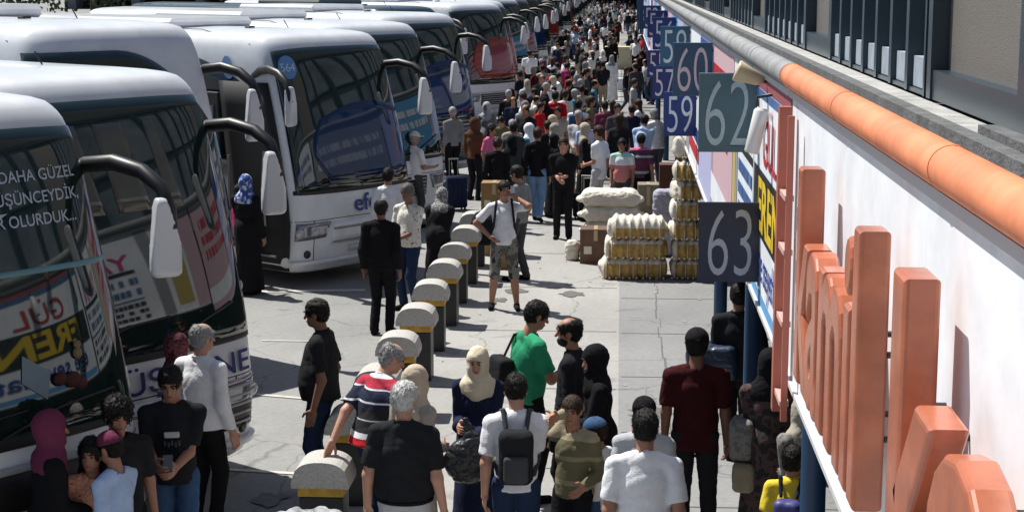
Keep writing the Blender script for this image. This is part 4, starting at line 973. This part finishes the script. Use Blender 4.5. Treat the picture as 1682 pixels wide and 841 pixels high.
person(284, 553, 1.60, 70, 'woman in dark wine patterned headscarf behind the white shirted man', ('abaya', 'offblack'), hair=('hijab', SCARFP), q=2, arms=('hang', 'front'), nod=10)
person(526, 497, 1.77, -85, 'heavy man in black polo seen in profile facing the coaches', ('polo', 'offblack'), ('jeans', 'darkjeans'), hair=('short', 'black'), q=2, fat=.055, arms=('hang', 'hang'), build=1.06, nod=8, sk='dark')
p = person(613, 566, 1.72, 42, 'older man in red white and navy striped polo leaning on the front bollard', ('polo', STRIPE), ('jeans', 'darkjeans'), hair=('bald', 'grey'), q=2, fat=.03, arms=(('w', -2.235, 12.70, .925), 'front'), turn=25, lean=18, nod=8, build=1.05, sk='fair', legs='relax', curl=(.15, .5))
person(679, 608, 1.62, 40, 'woman in beige headscarf behind the grey haired man in black', ('abaya', 'stone'), hair=('hijab', 'beige'), q=2, arms=('hang', 'front'), turn=12)
p = person(662, 634, 1.77, 6, 'grey haired man in black polo and grey trousers, back turned, bottom centre', ('polo', 'offblack'), ('pants', 'lightgrey'), hair=('bald', 'white') if 0 else ('short', 'white'), q=2, fat=.05, arms=('hang', 'hang'), build=1.04, sk='fair', turn=12, hem=.95)
mm_ = MB(); rr_ = [p['T']((.19*math.cos(t)*1.0, .155*math.sin(t)+.012, .945)) for t in np.linspace(0, 2*math.pi, 25)]; mm_.tube(rr_, .018, 6, False); mm_.obj('belt', cloth('black'), p['root'])
person(786, 575, 1.63, 190, 'woman in cream headscarf and navy dress facing the camera', ('abaya', 'navy'), hair=('hijab', 'cream'), q=2, arms=('front', (.10, .26, 1.12)), nod=8, turn=-4, sk='fair')
p = person(866, 499, 1.78, 62, 'man in green t-shirt reaching out to shake hands', ('tee', 'green'), ('pants', 'black'), hair=('short', 'black'), q=2, arms=('hang', (.20, .33, 1.26)), nod=16, turn=10, build=1.04, fat=.02, lean=5)
rbag(p, (-.10, -.20, 1.10), (.14, .07, .16), cloth('offblack'), 'shoulder_bag', 'black shoulder bag on the back of the green t-shirt man', 'bag', .04, [(-.10, -.2, 1.22), (-.15, -.08, 1.44), (.02, .02, 1.50), (.12, .12, 1.25)])
p = person(940, 527, 1.76, -80, 'balding bearded man in black shirt facing the green t-shirt man', ('shirt', 'offblack'), ('pants', 'black'), hair=('bald', 'black'), q=2, arms=('hang', 'hang'), beard='black', nod=2, sk='tan', turn=-12)
p = person(984, 572, 1.64, -95, 'woman in black headscarf and black coat facing left', ('abaya', 'black'), hair=('hijab', 'black'), q=2, arms=('hold', 'hold'), nod=12, turn=-18, sk='fair')
rbag(p, (.02, .37, .98), (.14, .05, .13), cloth('black'), 'handbag', 'black handbag carried in front of the black headscarf woman', 'bag', .03, [(-.08, .37, 1.10), (-.05, .36, 1.22), (.08, .36, 1.22), (.10, .37, 1.10)])
p = person(848, 621, 1.72, -3, 'youth in white t-shirt wearing a small black backpack', ('tee', 'white'), ('jeans', 'darkjeans'), hair=('short', 'black'), q=2, arms=('hang', 'low'), nod=24, sk='fair', roll=3)
backpack(p, 'small black backpack on the youth in white t-shirt', cloth('offblack'), cloth('darkgrey'), .125, .20)
person(942, 655, 1.52, 205, 'teenager in olive striped top shading the eyes with a hand', ('blouse', pattern('olive_bands', 'bands', [(0, CLR['olive']), (.3, (.24, .22, .14)), (.36, CLR['olive']), (.6, (.24, .22, .14)), (.66, CLR['olive']), (.85, CLR['khaki'])], per=.6, base=.7)), ('pants', 'black'), hair=('short', 'brown'), q=2, arms=((-.20, .2, 1.05), (.045, .19, 1.62)), nod=6, turn=-14, sk='tan', curl=.3)
person(984, 697, 1.30, -60, 'child in navy blue headcloth with white and yellow shirt', ('tee', pattern('child_tee', 'bands', [(0, CLR['white']), (.5, CLR['yellow']), (.7, CLR['white'])], per=.6, base=.6)), ('jeans', 'jeans'), hair=('short', 'brown'), hat='jeans', q=2, arms=('hang', 'hold'), nod=12)
person(1058, 660, 1.60, 5, 'person in black cap and light grey t-shirt partly behind the white t-shirt man', ('tee', 'lightgrey'), ('pants', 'darkgrey'), hair=('short', 'black'), hat='black', q=2)
person(1060, 681, 1.76, 2, 'dark haired man in plain white t-shirt at the bottom, back turned', ('tee', 'white'), ('jeans', 'darkjeans'), hair=('short', 'black'), q=2, fat=.035, build=1.04, sk='tan', nod=10, arms=('hang', 'hang'))
person(1145, 547, 1.80, 4, 'man in black cap and maroon t-shirt walking away', ('tee', 'wine'), ('pants', 'offblack'), hair=('short', 'black'), hat='black', q=2, build=1.05, fat=.01, arms=('hang', 'hang'), sk='dark', legs='relax', hem=.84)
p = person(1264, 580, 1.68, 12, 'woman in black and dusty pink cloak carrying bags by the sign wall', ('abaya', pattern('cloak', 'noise', [(.03, .028, .028), (.09, .055, .055), (.035, .03, .03)], per=.09)), hair=('hijab', 'black'), q=2, arms=('front', 'front'), nod=14)
rbag(p, (-.20, -.02, 1.02), (.10, .13, .17), ZEB, 'tote_bag', 'bulky grey printed bag under the arm of the cloaked woman', 'bag', .05)
rbag(p, (-.17, -.08, .72), (.09, .11, .12), cloth('khaki'), 'shopping_bag', 'pale khaki bag low at the side of the cloaked woman', 'bag', .04)
p = person(1322, 660, 1.50, -20, 'woman in black and white patterned wrap right beside the orange lettering', ('abaya', ZEB), hair=('hijab', 'stone'), q=2, arms=('front', 'front'), nod=14)
p = person(1302, 742, 1.35, 15, 'boy in yellow t-shirt with a hand raised to his head', ('tee', 'yellow'), ('jeans', 'jeans'), hair=('short', 'black'), q=2, arms=('hang', (.20, .10, 1.58)), nod=5, sk='tan')
backpack(p, 'small blue and violet backpack on the boy in yellow', mat('violet_bag', (.05, .05, .22), .5, noise=.5, nscale=12), cloth('navy'), .12, .15)
p = person(1214, 470, 1.74, 12, 'man in dark clothes carrying a navy holdall behind the low 63 sign', ('jacket', 'offblack'), ('pants', 'black'), hair=('short', 'black'), q=1, arms=('hang', 'carry'), legs='walk')
f_ = Field(); f_.box(np.array([-.22, -.02, 1.02]), np.array([.24, .17, .16]), .07, .01); held(p, f_, 'holdall', 'shiny navy holdall slung from the man behind the low 63 sign', 'bag', mat('navy_nylon', (.02, .035, .07), .35, noise=.3, nscale=5, bump=.5, bscale=12), .014, folds(.010, 2, 12, 10))
# middle distance
p = person(828, 300, 1.78, 176, 'man in white t-shirt and camouflage shorts with phone at his ear', ('tee', 'white'), ('shorts', CAMO), hair=('short', 'black'), q=1, arms=('ear', 'hip'), legs='wide', turn=-14, face=True)
phone(p, p['Wr'][0]+np.array([0.02, .0, .09]), 'phone at the ear of the man in camouflage shorts')
g_ = Field()
for sg in (-1, 1):
    pts = [p['T']((sg*.09, -.13, 1.30)), p['T']((sg*.10, -.03, 1.50)), p['T']((sg*.11, .10, 1.44)), p['T']((sg*.13, .135, 1.25)), p['T']((sg*.16, .02, 1.05))]
    for a_, b_ in zip(pts, pts[1:]): g_.cone(a_, b_, .018, .018, .008)
g_.box(p['T']((0, -.20, 1.2)), np.array([.14, .07, .2]), .05, .01); held(p, g_, 'backpack', 'dark backpack worn by the man in camouflage shorts', 'backpack', cloth('offblack'), .012)
person(926, 228, 1.78, 184, 'man in black t-shirt and black trousers with hands clasped, facing the camera', ('tee', 'black'), ('pants', 'black'), hair=('short', 'brown'), q=1, arms=((-.02, .24, 1.10), (.04, .27, 1.06)), sk='fair', build=1.08, face=True, legs='relax', fat=.02)
person(625, 331, 1.74, 8, 'man in black suit standing by the efe coach, back turned', ('jacket', 'black'), ('pants', 'black'), hair=('bald', 'black'), q=1, sk='dark', build=1.05, fat=.02)
person(671, 305, 1.74, -150, 'man in patterned cream shirt beside the man in black suit', ('tee', CHEQ), ('jeans', 'darkjeans'), hair=('short', 'grey') if 0 else ('short', 'salt'), q=1, sk='dark', fat=.03, arms=('front', 'hang'))
person(637, 279, 1.74, 4, 'man in plain white shirt at the corner of the efe coach', ('shirt', 'white'), ('pants', 'navy'), hair=('short', 'black'), q=1)
person(679, 219, 1.75, 40, 'man in white polo and pale cap beyond the efe coach', ('polo', 'white'), ('pants', 'darkgrey'), hair=('short', 'grey'), hat='offwhite', q=1, arms=('hang', 'hold'))
person(720, 308, 1.62, 8, 'woman in long black coat and grey printed scarf bending forward', ('abaya', 'black'), hair=('hijab', GREYP), q=1, lean=22, arms=('front', 'front'), nod=14)
person(402, 291, 1.72, 15, 'woman in blue and white headscarf entering the efe coach door', ('abaya', 'black'), hair=('hijab', pattern('blue_scarf', 'noise', [(.5, .55, .62), (.05, .10, .35), (.6, .62, .7)], per=.08)), q=1, arms=('front', 'hang'))
q_ = b4.matrix_basis @ Vector((-1.52, _L0+.62, 0)); person(0, 0, 1.5, 60, 'person in magenta top standing in the dark efe coach doorway', ('tee', 'magenta'), ('pants', 'black'), hair=('short', 'black'), q=1, loc=(q_.x, q_.y, 0), arms=('hold', 'hang'))
person(852, 275, 1.74, -60, 'man in grey t-shirt behind the phone man', ('tee', 'grey'), ('pants', 'darkgrey'), hair=('short', 'black'), q=1, arms=('hang', 'hang'), nod=12, legs='relax')
person(883, 212, 1.76, 8, 'person in black jacket and blue jeans walking away', ('jacket', 'black'), ('jeans', 'lightjeans'), hair=('short', 'brown'), q=1, legs='walk')
person(912, 152, 1.78, 6, 'man in bright red t-shirt, back turned', ('tee', 'red'), ('pants', 'black'), hair=('short', 'black'), q=1, build=1.1)
p = person(950, 166, 1.76, 12, 'man in white t-shirt with large blue backpack', ('tee', 'white'), ('pants', 'lightgrey'), hair=('short', 'black'), q=1); backpack(p, 'large blue backpack on the man in white', cloth('jeans'), cloth('navy'), .16, .25)
person(985, 209, 1.80, -60, 'tall man in long white shirt and grey trousers', ('tee', 'white'), ('pants', 'lightgrey'), hair=('short', 'brown'), q=1, hem=.80, arms=('front', 'hang'))
person(1022, 230, 1.62, -170, 'boy in mint and pink t-shirt behind the white sacks', ('tee', MINTP), ('shorts', 'darkgrey'), hair=('short', 'black'), q=1)
person(1053, 222, 1.66, 10, 'person in plum and grey striped top behind the white sacks', ('tee', PLUMS), ('pants', 'black'), hair=('short', 'black'), q=1)
person(1079, 180, 1.76, -30, 'bald man in white shirt bending near the number 59 sign', ('shirt', 'white'), ('pants', 'darkgrey'), hair=('bald', 'grey'), q=1, lean=10, arms=('front', 'front'))
person(1056, 190, 1.72, 20, 'person in pale blue shirt left of the bald man', ('shirt', 'lightblue'), ('pants', 'navy'), hair=('short', 'black'), q=1, lean=12, arms=('front', 'front'))
person(817, 228, 1.68, 10, 'person in black sweater with pink collar left of the black jacket', ('jacket', 'black'), ('pants', 'black'), hair=('bun', 'brown'), q=1)
person(778, 196, 1.68, 30, 'woman in brown top with light shoulder bag', ('blouse', 'brown'), ('pants', 'black'), hair=('hijab', 'brown'), q=1)
person(800, 170, 1.66, 200, 'woman in pale grey headscarf near the blue coach', ('abaya', 'grey'), hair=('hijab', 'lightgrey'), q=1)
person(806, 206, 1.60, 120, 'person in hot pink top in front of pale headscarf woman', ('tee', 'pink'), ('pants', 'lightgrey'), hair=('long', 'black'), q=1)
person(829, 189, 1.60, -160, 'person in olive shirt bending over luggage', ('shirt', 'olive'), ('pants', 'darkgrey'), hair=('short', 'black'), q=1, lean=20)
person(862, 168, 1.70, 20, 'woman in grey and white top with dark bag', ('blouse', 'lightgrey'), ('jeans', 'jeans'), hair=('hijab', 'grey'), q=1)
person(870, 84, 1.80, 4, 'broad man in white t-shirt alone in the far lane, back turned', ('tee', 'white'), ('pants', 'black'), hair=('bald', 'black'), q=0, build=1.15)
person(933, 104, 1.70, 12, 'person in magenta shirt in the middle of the far crowd', ('tee', 'magenta'), ('pants', 'offblack'), hair=('short', 'black'), q=0)
person(990, 84, 1.74, 170, 'woman with white shawl over black dress standing in the open lane', ('abaya', 'black'), hair=('hijab', 'offwhite'), q=0)
person(1054, 84, 1.80, 5, 'man in black by the number 56 sign', ('jacket', 'black'), ('pants', 'black'), hair=('short', 'black'), q=0)
person(1071, 92, 1.68, -150, 'blond woman in black near the number 56 sign', ('dress', 'black'), hair=('long', 'blond'), q=0)
person(744, 178, 1.72, -30, 'man in grey shirt in front of the blue coach', ('shirt', 'grey'), ('pants', 'black'), hair=('short', 'grey'), q=0)
person(994, 168, 1.74, 8, 'man in pink vest top walking away past the black t-shirt man', ('tee', 'mauve'), ('pants', 'darkgrey'), hair=('short', 'black'), q=0)
person(1014, 172, 1.74, 170, 'man in charcoal shirt right of the mauve top', ('tee', 'darkgrey'), ('pants', 'black'), hair=('short', 'black'), q=0)
person(928, 150, 1.72, 30, 'young person in white top between red t-shirt and blue backpack', ('tee', 'offwhite'), ('pants', 'navy'), hair=('short', 'brown'), q=0)
person(868, 205, 1.66, 100, 'woman in white scarf and teal dress left of the black jacket', ('abaya', 'teal'), hair=('hijab', 'white'), q=0)
person(840, 225, 1.60, 20, 'person in dark grey coat behind the man with phone', ('abaya', 'darkgrey'), hair=('hijab', 'black'), q=0)
# crowd archetypes, copied
arch = []
for i, (tp, bt, hr, ar, lg, a_) in enumerate((
        (('tee', 'white'), ('pants', 'black'), ('short', 'black'), ('hang', 'hang'), 'walk', 0), (('shirt', 'white'), ('pants', 'darkgrey'), ('short', 'grey'), ('hang', 'front'), 'relax', 0),
        (('abaya', 'black'), ('pants', 'black'), ('hijab', 'black'), ('front', 'hang'), 'stand', 0), (('blouse', 'lightgrey'), ('jeans', 'jeans'), ('long', 'brown'), ('hang', 'front'), 'walk2', 0),
        (('tee', 'navy'), ('jeans', 'jeans'), ('short', 'brown'), ('hip', 'hang'), 'stand', 0), (('abaya', 'stone'), ('pants', 'black'), ('hijab', 'cream'), ('hang', 'hang'), 'stand', 0),
        (('tee', 'grey'), ('shorts', 'khaki'), ('short', 'black'), ('hang', 'hold'), 'walk', 0), (('jacket', 'black'), ('pants', 'black'), ('bald', 'black'), ('hang', 'hang'), 'walk2', 0))):
    p = person(0, 0, 1.70, 0, 'tmp', tp, bt, hr, q=-1, arms=ar, legs=lg, loc=(0, 0, 0)); arch.append((p['root'], tp[0], hr[0]))
rc = random.Random(23); spots = []
taken = [tuple(o.location[:2]) for o in bpy.data.objects if o.type == 'EMPTY' and o.get('category') == 'person' and o.get('label') != 'tmp']
def free(x, y, d): return all((x-a)**2+(y-b)**2*(.5 if y > 60 else 1) > d*d for a, b in taken)
tries = 0
while len(spots) < 206 and tries < 60000:
    tries += 1; n = len(spots)
    if n < 64: y = rc.uniform(31.5, 58)
    elif n < 124: y = rc.uniform(56, 100)
    else: y = rc.uniform(98, 205)
    x = rc.triangular(-3.1, 1.0, -2.1) if y < 58 else rc.uniform(-3.2, .2) if rc.random() < .8 else rc.uniform(.2, 1.4)
    if y < 58 and -.65 < x < .25 and rc.random() < .8: continue
    if 31 < y < 46 and x > .5: continue
    if 58 < y < 115 and -.1 < x < .5: continue
    if not free(x, y, .62 if y > 60 else .55): continue
    taken.append((x, y)); spots.append((x, y))
tops = ['white', 'offwhite', 'black', 'navy', 'lightgrey', 'offblack', 'white', 'darkgrey', 'black', 'lightblue', 'grey', 'black', 'navy', 'offwhite', 'maroon', 'black', 'white', 'offblack', 'olive', 'white', 'black', 'darkgrey', 'teal', 'stone', 'black', 'white', 'red']
words = {'offblack': 'charcoal', 'lightgrey': 'light grey', 'darkgrey': 'dark grey', 'lightblue': 'pale blue', 'offwhite': 'ivory', 'beige': 'beige'}
hw = {'short': 'short dark hair', 'long': 'long hair', 'hijab': 'headscarf', 'bald': 'thinning hair'}
gw = {'tee': 't-shirt', 'shirt': 'long-sleeved shirt', 'abaya': 'long coat', 'blouse': 'blouse', 'jacket': 'jacket'}
used = {}
for i, (x, y) in enumerate(sorted(spots, key=lambda t: t[1])):
    root, tk, hk = arch[rc.choice((0, 0, 1, 2, 3, 4, 5, 6, 7, 2))]
    c = copy_tree(root); c.location = (x, y, 0); c.rotation_euler[2] = rc.choice((0, math.pi, 0, math.pi/2, -math.pi/2))+rc.uniform(-.5, .5); s_ = rc.uniform(.92, 1.05); c.scale = (s_, s_, s_)
    tp = tops[(i*7+rc.randrange(3)) % len(tops)]; bt = rc.choice(('black', 'darkjeans', 'jeans', 'darkgrey', 'khaki', 'offblack', 'black'))
    sc = rc.choice(('stone', 'black', 'grey', 'plum', 'beige', 'black', 'navy'))
    recolour(c, {'t_shirt': cloth(tp), 'shirt': cloth(tp), 'long_coat': cloth(tp), 'blouse': cloth(tp), 'jacket': cloth(tp if tp != 'white' else 'offblack'), 'trousers': cloth(bt), 'jeans': cloth(bt), 'shorts': cloth(bt), 'headscarf': cloth(sc)})
    if tk == 'jacket' and tp == 'white': tp = 'offblack'
    zone = ('behind the sacks' if y < 58 and x > 0 else 'in the crowd by the blue coach' if y < 45 else 'in the crowd by the red windscreen coach' if y < 58 else
            'in the far crowd, coach side' if x < -1.9 and y < 100 else 'in the far crowd, mid lane' if x < 0 and y < 100 else 'in the far crowd, booth side' if y < 100 else
            'at street\'s end, coach side' if x < -1.6 else 'at street\'s end, booth side')
    hwd = hw[hk] if hk != 'hijab' else words.get(sc, sc)+' headscarf'
    c['label'] = '%s %s and %s %s' % (words.get(tp, tp), gw[tk], hwd, zone); c['group'] = 'passengers crowding the street between coaches and booths'
for r_, _, _ in arch:
    for ch in list(r_.children): bpy.data.objects.remove(ch)
    bpy.data.objects.remove(r_)

# ---------------------------------------------------------------- goods and luggage
STRAW = mat('straw_wrap', (.46, .29, .09), .85, noise=.35, nscale=16, bump=.8, bscale=40); SACKW = mat('sack_white', (.66, .62, .54), .85, noise=.12, nscale=5, bump=.6, bscale=18)
def bale(x, y, z, w_, d_, h_, seed, label, white_top=False, rz=0):
    o = empty('bale', (x, y, z), rz, label=label, cat='bale', group='tied bales stacked by the booth wall')
    f = Field(); f.box(np.array([0, 0, h_/2]), np.array([w_/2, d_/2, h_/2*1.02]), h_*.42, .01)
    r = np.random.RandomState(seed); p = r.rand(3)*6
    def dsp(X, Y, Z): return .016*np.sin(2*math.pi*X/.115+p[0]+.6*np.sin(9*Z))*(1+0*Z)+.008*np.sin(31*Y+p[1])+.008*np.sin(23*Z+13*X+p[2])
    V, Fq = f.mesh(.014, dsp); zc = V[Fq].mean(1); top = (zc[:, 2] > h_*(.80 if not white_top else .55)) | (zc[:, 0] < -w_/2+.07)
    mesh_obj('sacking', V, Fq, [STRAW, SACKW], o, smooth=True, mi=top.astype(int))
    m = MB(); n = max(3, int(w_/.2))
    for i in range(n):
        xx = -w_/2+(i+.5)*w_/n; m.tube([(xx, -d_/2-.012, .03), (xx, -d_/2-.022, h_/2), (xx, -d_/2+.02, h_-.02), (xx, 0, h_+.018), (xx, d_/2, h_*.7)], .007, 5)
    for i in range(n*2):
        xx = -w_/2+(i+.5)*w_/n/2; m.ell((xx, -d_/2-.012, .035), (.022, .014, .02), 6)
    m.obj('twine', SACKW, o)
y0 = 25.6
nm = ['bottom', 'second', 'third', 'top']
for i in range(3): bale(.24+[-.01, .02, .05][i], y0, .31*i, 1.02-.07*i, .6, .31, i+1, nm[i if i < 2 else 3]+' straw coloured bale in the wide low stack', white_top=(i == 2))
cn_ = ['lowest', 'second lowest', 'third', 'middle', 'fifth', 'sixth']
for i in range(6): bale(1.02+[0, .01, -.01, .0, .03, .03][i], y0+.02, .30*i, .48, .55, .30, i+11, cn_[i]+' bale of the tall narrow stack against the low 63 sign' if i != 5 else 'uppermost straw bale of the tall narrow stack', rz=[0, .05, -.04, .03, .15, -.1][i])
bale(.98, y0+.05, 1.82, .34, .4, .38, 31, 'bulging white bundle on top of the tall narrow stack', white_top=True, rz=.5)
def sack(px, py, z, hh, label, sx=1, seed=1, yy=27.4, rz=0):
    x = px; f = Field(); f.box(np.array([0, 0, hh/2]), np.array([.46*sx, .30, hh/2]), hh*.46, .01)
    f.ell(np.array([-.46*sx, 0, hh*.4]), np.array([.10, .16, .05]), .06); f.ell(np.array([.46*sx, .0, hh*.4]), np.array([.10, .16, .05]), .06)
    V, Fq = f.mesh(.016, folds(.014, seed, 16, 12)); o = mesh_obj('sack', V, Fq, SACKW, None, smooth=True, label=label, cat='sack', group='white sacks stacked behind the bales'); o.location = (x, yy, z); o.rotation_euler = (0, 0, rz)
for i, (x, z, hh, lb) in enumerate(((-.12, 0, .28, 'bottom'), (-.10, .27, .28, 'second from bottom'), (-.12, .54, .26, 'third from bottom'), (-.14, .79, .27, 'plump topmost'))): sack(x, 0, z, hh, lb+' white sack in the pile behind the bales', 1, i+3, 27.9)
def carton(x, y, z, d, label, m=None, rz=0, tape=True, name='carton', cat='carton'):
    o = empty(name, (x, y, z), rz, label=label, cat=cat, group='cartons and boxes standing about')
    MB().box((0, 0, d[2]/2), d, None, .006).obj('box', m or mat('cardboard', (.34, .20, .10), .85, noise=.15, nscale=5), o)
    if tape:
        m2 = MB(); m2.box((0, 0, d[2]+.001), (.06, d[1]*.98, .003)); m2.box((0, -d[1]/2-.001, d[2]*.82), (.06, .003, d[2]*.3)); m2.obj('tape', mat('tape', (.45, .34, .2), .3), o)
        m2 = MB(); m2.box((-d[0]*.25, -d[1]/2-.001, d[2]*.4), (d[0]*.25, .002, d[2]*.22)); m2.obj('sticker', SACKW, o)
BRB = mat('brown_carton', (.13, .075, .05), .85, noise=.25, nscale=5)
carton(-.36, 26.95, 0, (.50, .45, .56), 'dark brown carton standing left of the wide bale stack', BRB)
q = atZ(955, 420); m = MB()
f = Field(); f.box(np.array([0, 0, .16]), np.array([.12, .12, .17]), .1, .01); V, Fq = f.mesh(.014, folds(.012, 4, 20, 16)); o = mesh_obj('sack', V, Fq, SACKW, None, smooth=True, label='small pale sack slumped beside the dark brown carton', cat='sack'); o.location = (-.74, 27.1, 0)
carton(.50, 28.6, .0, (.36, .4, 1.08), 'grey brown box behind the wide bale stack', mat('greybrown', (.22, .19, .14), .85, noise=.2))
carton(.98, 31.5, 0, (.46, .4, 1.1), 'reddish brown stand beside the tall bale stack', mat('redbrown', (.10, .035, .02), .7, noise=.2), tape=False, name='stand', cat='stand')
f = Field(); f.box(np.array([0, 0, .55]), np.array([.19, .14, .55]), .09, .01); V, Fq = f.mesh(.018, folds(.014, 9, 14, 12)); o = mesh_obj('cloth_bundle', V, Fq, mat('grey_bundle', (.36, .36, .44), .9, noise=.15), None, smooth=True, label='tall grey cloth bundle squeezed between the bale stacks', cat='bundle'); o.location = (.76, 27.6, 0)
OCH = mat('ochre_carton', (.26, .16, .06), .85, noise=.15, nscale=5)
carton(-2.02, 27.6, 0, (.44, .40, .62), 'lower ochre carton beside the far bollards', OCH); carton(-2.04, 27.6, .63, (.42, .38, .58), 'upper ochre carton stacked by the far bollards', OCH)
carton(-1.78, 26.3, 0, (.18, .40, .62), 'narrow ochre carton behind the man with phone', OCH)
q = atZ(778, 440); f = Field(); f.box(np.array([0, 0, .24]), np.array([.24, .18, .24]), .12, .01); V, Fq = f.mesh(.014, folds(.014, 6, 14, 12)); o = mesh_obj('holdall', V, Fq, cloth('offblack'), None, smooth=True, label='black holdall with pale patches propped on the bollards', cat='bag'); o.location = (-1.98, 25.4, .52)
def suitcase(x, y, c, label, rz=0, h=.62, w_=.42):
    o = empty('suitcase', (x, y, 0), rz, label=label, cat='suitcase', group='wheeled suitcases among the crowd')
    m = MB(); m.box((0, 0, .05+h/2), (w_, .26, h), None, .03); m.obj('shell', cloth(c), o)
    m = MB(); [m.tube([(sx*.09, .10, h), (sx*.09, .10, h+.38)], .009, 6) for sx in (-1, 1)]; m.tube([(-.1, .10, h+.38), (.1, .10, h+.38)], .014, 6); m.obj('handle', STL, o)
    m = MB(); [m.lathe((sx*(w_/2-.05), sy*.09, .03), [(.03, -.012), (.03, .012)], 10, 'x') for sx in (-1, 1) for sy in (-1, 1)]; m.obj('wheel', RUB, o)
    m = MB(); [m.box((x_, -.133, .05+h/2), (.012, .01, h*.8)) for x_ in (-.1, 0, .1)]; m.obj('rib', cloth(c), o)
for (px, py, H_, c, lb) in ((748, 262, 1.0, 'navy', 'tall navy suitcase standing near the bending woman'), (961, 300, 0.7, 'black', 'black suitcase behind the black t-shirt man'), (905, 185, .7, 'white', 'pale suitcase by the red t-shirt man'),
                            (950, 130, .8, 'darkgrey', 'dark suitcase in the far lane'), (968, 320, .5, 'black', 'low black case left of the white sacks'), (1018, 118, .8, 'white', 'white case standing in the open lane'), (895, 122, .8, 'white', 'white case near the magenta shirt'), (846, 205, .8, 'lightgrey', 'grey case by the coaches')):
    q = atZ(px, py, H_); suitcase(q[0], q[1], c, lb, rc.uniform(-.5, .5), h=H_*.62 if H_ > .6 else .42)
# market stand far in the lane, red canopy at the far end
o = empty('vendor_stand', (0.05, 84, 0), label='pale yellow vendor stand in the open lane far away', cat='stand')
MB().box((0, 0, .5), (1.5, .8, 1.0), None, .01).obj('counter', mat('stand_cream', (.55, .52, .40), .7), o); MB().box((0, 0, 1.06), (1.6, .9, .1)).obj('top', mat('stand_yellow', (.66, .62, .38), .7), o)
o = empty('red_awning', (-.6, 205, 2.2), label='bright red awning at the far end of the street', cat='awning')
MB().box((0, 0, .9), (6.2, 2, 1.7)).obj('canopy', mat('awning_red', (.55, .01, .01), .6), o); m = MB(); [m.tube([(sx*2.9, 0, -2.2), (sx*2.9, 0, .1)], .08, 8) for sx in (-1, 1)]; m.obj('post', STL, o)
# plastic wrapped luggage at the very bottom, by the front bollard
f = Field()
for i_ in range(5): f.box(np.array([-.20+.10*i_, .02*i_, .50+.02*(i_ % 2)]), np.array([.06, .18, .10]), .05, .03)
f.box(np.array([0, 0, .25]), np.array([.30, .2, .25]), .06, .03)
V, Fq = f.mesh(.012, folds(.012, 8, 14, 18)); p0 = atZ(500, 845, .62); o = mesh_obj('wrapped_bundle', V, Fq, mat('plastic_wrap', (.42, .44, .46), .25, noise=.6, nscale=10, bump=.6, bscale=20), None, smooth=True, label='plastic wrapped bundle on the ground before the front bollard', cat='bundle'); o.location = (p0[0], p0[1], 0)
p0 = atZ(565, 846, .62); f = Field(); f.box(np.array([0, 0, .3]), np.array([.14, .14, .32]), .1, .01); V, Fq = f.mesh(.012, folds(.012, 4, 18, 18)); o = mesh_obj('carrier_bag', V, Fq, cloth('lightgrey'), None, smooth=True, label='pale carrier bag to the right of the wrapped bundle', cat='bag'); o.location = (p0[0], p0[1], 0)
p0 = atZ(765, 735, 1.0); f = Field(); f.ell(np.array([0, 0, .17]), np.array([.17, .11, .17]), .04); f.ell(np.array([.07, 0, .30]), np.array([.10, .08, .08]), .05); f.cone(np.array([.05, 0, .34]), np.array([.0, .02, .50]), .03, .015, .04); V, Fq = f.mesh(.012, folds(.016, 12, 16, 16)); o = mesh_obj('holdall', V, Fq, mat('black_nylon', (.015, .017, .02), .3, noise=.2, bump=.6, bscale=14), None, smooth=True, label='shiny black nylon bag held before the cream headscarf woman', cat='bag'); o.location = (p0[0], p0[1], .72)
